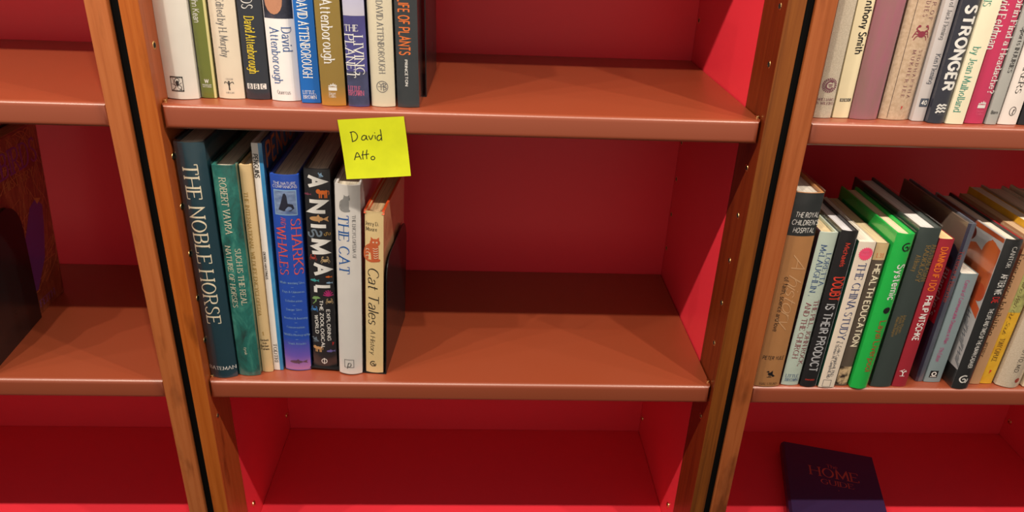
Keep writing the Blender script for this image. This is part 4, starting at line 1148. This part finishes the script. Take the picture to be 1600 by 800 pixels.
# --- right bookcase, middle shelf
make_book('royal', 'tall tan hospital history book with a black top band, next to the post', (196, 140, 88), page=(232, 226, 214), d=0.22, b=0.003, left=(48, 52, 54), group=RMID)
make_book('loretta', 'pale mint book with blue and dark red serif lettering', (208, 224, 212), page=(244, 224, 180), d=0.155, b=0.002, left=(58, 40, 66), group=RMID)
make_book('doubt', 'black book with a red and silver title about doubt', (34, 33, 36), page=(232, 232, 238), d=0.165, b=0.003, group=RMID)
make_book('china', 'cream paperback with a pink starburst sticker and navy title', (230, 216, 200), page=(238, 230, 214), d=0.155, b=0.0012, hard=False, sleeve=False, left=(30, 72, 58), group=RMID)
make_book('health', 'narrow taupe paperback with tall cream capitals beside the vivid green book', (92, 80, 70), page=(226, 204, 164), d=0.155, b=0.0008, hard=False, sleeve=False, left=(86, 76, 66), group=RMID)
make_book('green', 'vivid green hardcover with white title and a black dot', (34, 200, 84), page=(244, 224, 190), d=0.165, b=0.004, group=RMID)
make_book('radio', 'wide dark grey-green radiology book with gold lettering', (66, 78, 76), page=(232, 232, 230), d=0.185, b=0.002, left=(58, 70, 68), group=RMID)
make_book('damned', 'dark red book with orange and white capitals', (158, 38, 52), page=(244, 214, 158), d=0.155, b=0.0015, hard=False, sleeve=False, group=RMID)
make_book('bluegrey', 'faded blue-grey book set back behind the short pale blue one', noise_mat('faded_bluegrey', [(0.35, (84, 88, 104)), (0.65, (112, 120, 134))], (1, 1, .3), 40, 4, 0.45, 0.2), page=(226, 196, 140), d=0.165, b=0.0012, left=(120, 104, 92), group=RMID)
make_book('comm', 'short pale blue-grey handbook with magenta lettering', (134, 152, 158), page=(236, 232, 222), d=0.11, b=0.001, hard=False, sleeve=False, group=RMID)
make_book('die', 'black book about the afterlife of bodies with a glossy orange cover photo', (40, 42, 44), page=(240, 232, 216), d=0.165, b=0.003, left=(196, 194, 196), right=(168, 30, 44), group=RMID)
make_book('tan', 'slim light brown paperback between the black and yellow books', (196, 152, 112), page=(206, 176, 140), d=0.155, b=0.0006, hard=False, sleeve=False, group=RMID)
make_book('yellow', 'golden yellow book with handwritten script on its spine', noise_mat('golden_print', [(0.3, (208, 150, 36)), (0.6, (232, 184, 52)), (0.8, (222, 176, 70))], (1, 1, .6), 40, 5, 0.42, 0.1), d=0.16, b=0.0008, hard=False, sleeve=False, group=RMID)
make_book('md', 'thick pale linen hardcover with a small dark red oval mark', noise_mat('pale_linen', [(0.35, (206, 188, 164)), (0.65, (222, 208, 188))], (900, 900, 900), 1, 2, 0.7), d=0.17, b=0.008, group=RMID, geo=('R3', 1.1235, 0.0195, 0.0360, 0.240, 1.4))
make_book('cream15', 'pale cream book cut by the frame at the end of the right middle shelf', (224, 206, 176), d=0.165, b=0.003, sleeve=False, group=RMID, geo=('R3', 1.1600, 0.015, 0.034, 0.245, 1.4))
spine_patch('royal', 'black_title_band', 0.232, BOOK_GEOMETRY['royal'][4], flat((46, 50, 52), 0.38, 0.3))
spine_patch('doubt', 'white_edge_line', 0.0, BOOK_GEOMETRY['doubt'][4] - .01, ink('silver'), 0.93, 0.99)
spine_patch('health', 'cream_top_print', 0.1984, 0.2224, flat((206, 178, 132), 0.5))
spine_patch('health', 'foot_picture', 0.002, 0.032, noise_mat('sepia_photo', [(0.4, (52, 40, 34)), (0.55, (206, 178, 140))], (1, 1, 1), 90, 3, 0.5))
spine_patch('yellow', 'green_photo', 0.118, 0.195, noise_mat('leafy_photo', [(0.3, (120, 118, 70)), (0.55, (176, 176, 108)), (0.75, (214, 186, 110))], (1, 1, 1), 45, 4, 0.45))
spine_patch('bluegrey', 'dark_spine_edge', 0.0, BOOK_GEOMETRY['bluegrey'][4], flat((52, 46, 70), 0.4, 0.2), -1.0, -0.30)
# pictures on visible boards
side_shape('bluegrey', 'purple_cover_print', -1, [(0.0, 0.0), (0.12, 0.0), (0.12, 0.150), (0.0, 0.150)], flat((50, 38, 66), 0.4))
side_shape('bluegrey', 'red_cover_band', -1, [(0.0, 0.095), (0.12, 0.095), (0.12, 0.178), (0.0, 0.178)], flat((168, 26, 50), 0.4), 0.0003)
side_shape('bluegrey', 'eye_picture', -1, [(0.0, 0.178), (0.03, 0.178), (0.03, 0.205), (0.012, 0.212), (0.0, 0.205)], flat((26, 42, 62), 0.4), 0.0004)
side_text_v('bluegrey', "Blanche's", 'serifb', ink('silver'), -1, 0.016, 0.176, 0.010, 0.075, off=0.0006)
skin = noise_mat('glossy_orange_photo', [(0.3, (170, 72, 36)), (0.55, (206, 104, 58)), (0.8, (224, 140, 96))], (1, 1, 1), 22, 3, 0.3, 0.4)
def blob(cy, cz, ry, rz, n=20, a0=0):
    return [(cy + ry * math.cos(2 * PI * i / n + a0), cz + rz * math.sin(2 * PI * i / n + a0)) for i in range(n)]
side_shape('die', 'orange_figure', -1, [(0.001, 0.215), (0.001, 0.150), (0.02, 0.132), (0.05, 0.14), (0.075, 0.165), (0.078, 0.195), (0.05, 0.205), (0.028, 0.198), (0.022, 0.222)], skin)
side_shape('die', 'orange_shoulder', -1, blob(0.018, 0.199, 0.016, 0.022), flat((208, 104, 48), 0.3, 0.4), 0.0003)
side_shape('die', 'orange_hand', -1, blob(0.013, 0.148, 0.012, 0.013), flat((196, 84, 46), 0.3, 0.4), 0.0003)
side_shape('die', 'orange_ankle_band', -1, [(0.001, 0.128), (0.022, 0.140), (0.022, 0.124), (0.001, 0.112)], flat((206, 92, 44), 0.35), 0.0003)
side_shape('die', 'dark_hair_picture', -1, blob(0.07, 0.214, 0.016, 0.012), flat((120, 48, 36), 0.4), 0.0003)
side_shape('die', 'orange_top_edge', -1, [(0.001, 0.2315), (0.16, 0.2315), (0.16, 0.222), (0.001, 0.226)], skin, 0.0002)
side_shape('die', 'black_cover_foot', -1, [(0.0, 0.0), (0.16, 0.0), (0.16, 0.030), (0.0, 0.030)], flat((38, 34, 34), 0.4), 0.0002)
side_shape('die', 'barcode_label', -1, [(0.030, 0.004), (0.042, 0.004), (0.042, 0.027), (0.030, 0.027)], ink('silver'), 0.0004)
for k in range(3):
    z = 0.045 + 0.028 * k
    side_text_v('die', 'will', 'script', ink('slate'), -1, 0.012 + .004 * k, z + .02, 0.012, 0.024, 'pen_scribble', 0.0004)

# --- lettering and marks printed on the spines
for key, s, style, c, u1, z1, u2, z2, cap, name in LETTERING:
    V, F, ln = text_2d(s, style)
    du, dz = u2 - u1, z2 - z1
    L_ = math.hypot(du, dz)
    ax = (du / L_, dz / L_)
    up = (-ax[1], ax[0])
    if s == '-':
        k, cy = L_ / ln, 4
        cap = 0.006
    else:
        k, cy = L_ / ln, (3.3 if s.islower() and style == 'script' else 5)
    pts = [(u1 + ax[0] * p[0] * k + up[0] * (p[1] - cy) * cap / 10, z1 + ax[1] * p[0] * k + up[1] * (p[1] - cy) * cap / 10) for p in V]
    hw = BOOKS[key][1] / 2
    o = obj(name, on_spine(key, pts, 0.00040 if name in ('logo_letter', 'logo_number', 'sticker_text') else 0.00028), F, ink(c), BOOKS[key][0])
for key, kind, c, u, z, size, name in MARKS:
    V, F = mark_2d(kind)
    vertical_run = 0
    o = obj(name, on_spine(key, [(u + p[0] * size, z + p[1] * size) for p in V], 0.00024), F, ink(c), BOOKS[key][0])
    if kind == 'badge':
        V, F = [], []
        ribbon(catmull(circ(.25, 10), 2), lambda a, b: .13, V, F, True)
        ribbon([(-.4, -.4), (.4, -.4)], lambda a, b: .08, V, F)
        obj('emblem_ring', on_spine(key, [(u + p[0] * size, z + p[1] * size + .0005) for p in V], 0.0004), F, ink('white'), BOOKS[key][0])
    if kind == 'sitcat' and c == 'rust':
        V, F = [], []
        for k in range(5):
            ribbon(catmull([(-.02 + .01 * k, .06 - .1 * k), (.08, .03 - .1 * k), (.18, .07 - .1 * k)], 3), lambda a, b: .02, V, F)
        for k in range(3):
            ribbon(catmull([(-.3, -.3 + .14 * k), (-.22, -.26 + .14 * k), (-.16, -.3 + .14 * k)], 3), lambda a, b: .02, V, F)
        for ex in (0, .13):
            ribbon(circ(.025, 8, ex, .32), lambda a, b: .018, V, F, True)
        obj('cat_stripes', on_spine(key, [(u + p[0] * size, z + p[1] * size) for p in V], 0.0005), F, ink('cream'), BOOKS[key][0])

# ------------------------------------------------------------------ bookends
def bookend(label, loc, yaw, lean, tall=1.0):
    root = thing('bookend', label, 'bookend', loc, (0, 0, 0), 'black metal bookends')
    root.rotation_euler = (0, math.radians(lean), math.radians(yaw))
    prof = [(0, 0.0006), (0, 0.150)]
    r = 0.030
    prof += [(r - r * math.cos(a * PI / 16), 0.150 + 0.026 * math.sin(a * PI / 16)) for a in range(1, 9)]
    prof += [(0.115 + 0.038 * math.sin(a * PI / 16), 0.136 + 0.040 * math.cos(a * PI / 16)) for a in range(0, 9)]
    prof += [(0.153, 0.0006)]
    prof = [(y, z * tall) for y, z in prof]
    t = 0.0012
    n = len(prof)
    V = [(0, y, z) for y, z in prof] + [(t, y, z) for y, z in prof]
    F = [tuple(range(n))[::-1], tuple(range(n, 2 * n))] + [(i, (i + 1) % n, n + (i + 1) % n, n + i) for i in range(n)]
    bm = bmesh.new()
    vs = [bm.verts.new(v) for v in V]
    for f in F:
        bm.faces.new([vs[i] for i in f])
    bm_obj('upright_plate', bm, M_ENDBLACK, root)
    box('base_plate', -0.105, t, -0.002, 0.120, 0.0, 0.0007, M_ENDBLACK, root)
    return root

bookend('black metal bookend holding the cat books on the middle shelf', (0.2356, 0.030, -0.3801), -4.27, 2.4)
bookend('black metal bookend after the black-green plants book on the upper shelf', (0.2935, 0.075, 0.0), -1.2, 0.0)
bookend('black metal bookend on the left bookcase in front of the twig-covered bird book', (-0.2897, 0.0130, -0.3801), 4.6, 3.2, 1.1)

# ------------------------------------------------------------------ bird book in the left bookcase
make_book('birds', 'large brown bird book with twigs on its cover, standing in the left bookcase', (70, 44, 34), page=(196, 150, 104), d=0.225, b=0.003, sleeve=True,
          right=noise_mat('twig_floor_photo', [(0.3, (84, 46, 34)), (0.5, (150, 92, 62)), (0.75, (200, 142, 96))], (1, 2.2, .7), 30, 7, 0.3, 0.3, 0.8, 0.7), geo=('C3', -0.3245, 0.021, 0.036, 0.283, 4.4), group=None)
w_ = BOOKS['birds'][1]
V, F = [], []
for i in range(150):
    y = rng.uniform(0.08, 0.222); z = rng.uniform(0.03, 0.26)
    a = rng.gauss(PI / 2, 0.5) if z > 0.09 else rng.gauss(0.6, 0.35)
    l = rng.uniform(0.02, 0.07)
    p = [(y, z), (y + l * .5 * math.cos(a) + rng.uniform(-.004, .004), z + l * .5 * math.sin(a)), (y + l * math.cos(a), z + l * math.sin(a))]
    p = [(min(max(q[0], 0.002), 0.223), min(max(q[1], 0.004), 0.280)) for q in p]
    ribbon(catmull(p, 3), lambda a_, b_: 0.0011, V, F)
o = obj('printed_twigs', [(w_ / 2 + 0.0003, p[0], p[1]) for p in V], F, flat((224, 160, 104), 0.4), BOOKS['birds'][0])
o['kind'] = 'stuff'
side_shape('birds', 'purple_bird_picture', 1, [(0.118, 0.045), (0.160, 0.040), (0.190, 0.080), (0.202, 0.130), (0.206, 0.160), (0.192, 0.176), (0.174, 0.168), (0.155, 0.135), (0.130, 0.105), (0.112, 0.075)], flat((112, 74, 168), 0.4), 0.0004)
side_shape('birds', 'bird_beak', 1, [(0.188, 0.178), (0.205, 0.172), (0.194, 0.166)], flat((206, 160, 96), 0.4), 0.0005)
side_text('birds', 'BOWERBIRDS', 'serifb', flat((150, 84, 172), 0.4), 1, 0.008, 0.230, 0.034, 0.208, off=0.0005)
side_text('birds', 'A NATURE HISTORY', 'serif', flat((214, 160, 96), 0.4), 1, 0.030, 0.211, 0.012, 0.170, off=0.0005)
side_text('birds', 'HENRY WEN FEITH', 'serif', flat((150, 110, 190), 0.4), 1, 0.060, 0.010, 0.011, 0.140, off=0.0005)

# ------------------------------------------------------------------ dark home guide lying on the right bottom board
hb = thing('hardcover_book', 'dark purple home guide lying flat on the bottom board of the right bookcase', 'book', (1.008, 0.156, BOTTOM_Z + 0.0004), (0, 0, math.radians(-15.8)))
navy = flat((52, 38, 78), 0.36, 0.2)
hw_, hd_, hh_ = 0.0805, 0.112, 0.025
box('back_board', -hw_, hw_, -hd_, hd_, 0, 0.0026, navy, hb, 0.0006, 1)
box('front_board', -hw_, hw_, -hd_, hd_, hh_ - 0.0026, hh_, navy, hb, 0.0006, 1)
bm = bmesh.new()
pr = [(-hw_ + 0.001, 0.0), (-hw_ - 0.0035, 0.005), (-hw_ - 0.0045, hh_ / 2), (-hw_ - 0.0035, hh_ - 0.005), (-hw_ + 0.001, hh_), (-hw_ + 0.003, hh_ - 0.0026), (-hw_ + 0.001, hh_ / 2), (-hw_ + 0.003, 0.0026)]
lo = [bm.verts.new((x, -hd_, z)) for x, z in pr]; hi = [bm.verts.new((x, hd_, z)) for x, z in pr]
n = len(pr)
for i in range(n):
    bm.faces.new((lo[i], lo[(i + 1) % n], hi[(i + 1) % n], hi[i]))
bm.faces.new(lo[::-1]); bm.faces.new(hi)
bm_obj('spine', bm, navy, hb)
box('pages', -hw_ + 0.0032, hw_ - 0.004, -hd_ + 0.004, hd_ - 0.004, 0.0027, hh_ - 0.0027, page_mat((222, 206, 176)), hb)
foil = flat((190, 84, 74), 0.4)
for s, cx, cy, cap, ln in (('HOME', 0.004, 0.030, 0.0235, 0.088), ('GUIDE', 0.006, 0.010, 0.0125, 0.058), ('The', 0.002, 0.057, 0.009, 0.020), ('.', 0.006, -0.002, 0.01, 0.003)):
    V, F, l0 = text_2d(s, 'serif')
    k = ln / l0
    obj('foil_title', [(cx - ln / 2 + p[0] * k, cy + p[1] * cap / 10, hh_ + 0.0002) for p in V], F, foil, hb)

# ------------------------------------------------------------------ yellow sticky note
nt_ = thing('sticky_note', 'bright yellow sticky note with black handwriting stuck on the upper shelf edge', 'note', (0.2355, 0.0062, -0.0088))
def note_pt(a, b, off=0.0):
    """a across 0..1, b down 0..1; the lower part hangs free and curls a little outward"""
    x = (a - 0.5) * 0.076; z = -b * 0.0705
    r = math.radians(4.6)
    c = 0.0
    if b > 0.3:
        c = 0.0048 * ((b - 0.3) / 0.7) ** 2
    X = x * math.cos(r) - z * math.sin(r) * 1.22
    Z = x * math.sin(r) + z * math.cos(r)
    return (X, -0.0004 - c - off - 0.0008 * math.sin(PI * a) * b, Z)
NA, NB = 10, 12
V = []
for lay in (0.0, 0.00018):
    V += [note_pt(i / NA, j / NB, lay) for j in range(NB + 1) for i in range(NA + 1)]
S_ = (NA + 1) * (NB + 1)
F = []
for j in range(NB):
    for i in range(NA):
        q = (j * (NA + 1) + i, j * (NA + 1) + i + 1, (j + 1) * (NA + 1) + i + 1, (j + 1) * (NA + 1) + i)
        F.append(q); F.append(tuple(S_ + k for k in q[::-1]))
note_mat = noise_mat('yellow_paper', [(0.3, (196, 206, 6)), (0.7, (208, 217, 12))], (1, 1, 1), 40, 4, 0.75)
obj('paper', V, F, note_mat, nt_, True)
V, F = [], []
for st in HANDWRITING:
    p = catmull([tuple(q) for q in st], 4) if len(st) > 2 else [tuple(q) for q in st]
    ribbon(p, lambda a, b: 0.012, V, F)
obj('handwriting', [note_pt(p[0], p[1], 0.00045) for p in V], F, ink('black'), nt_)
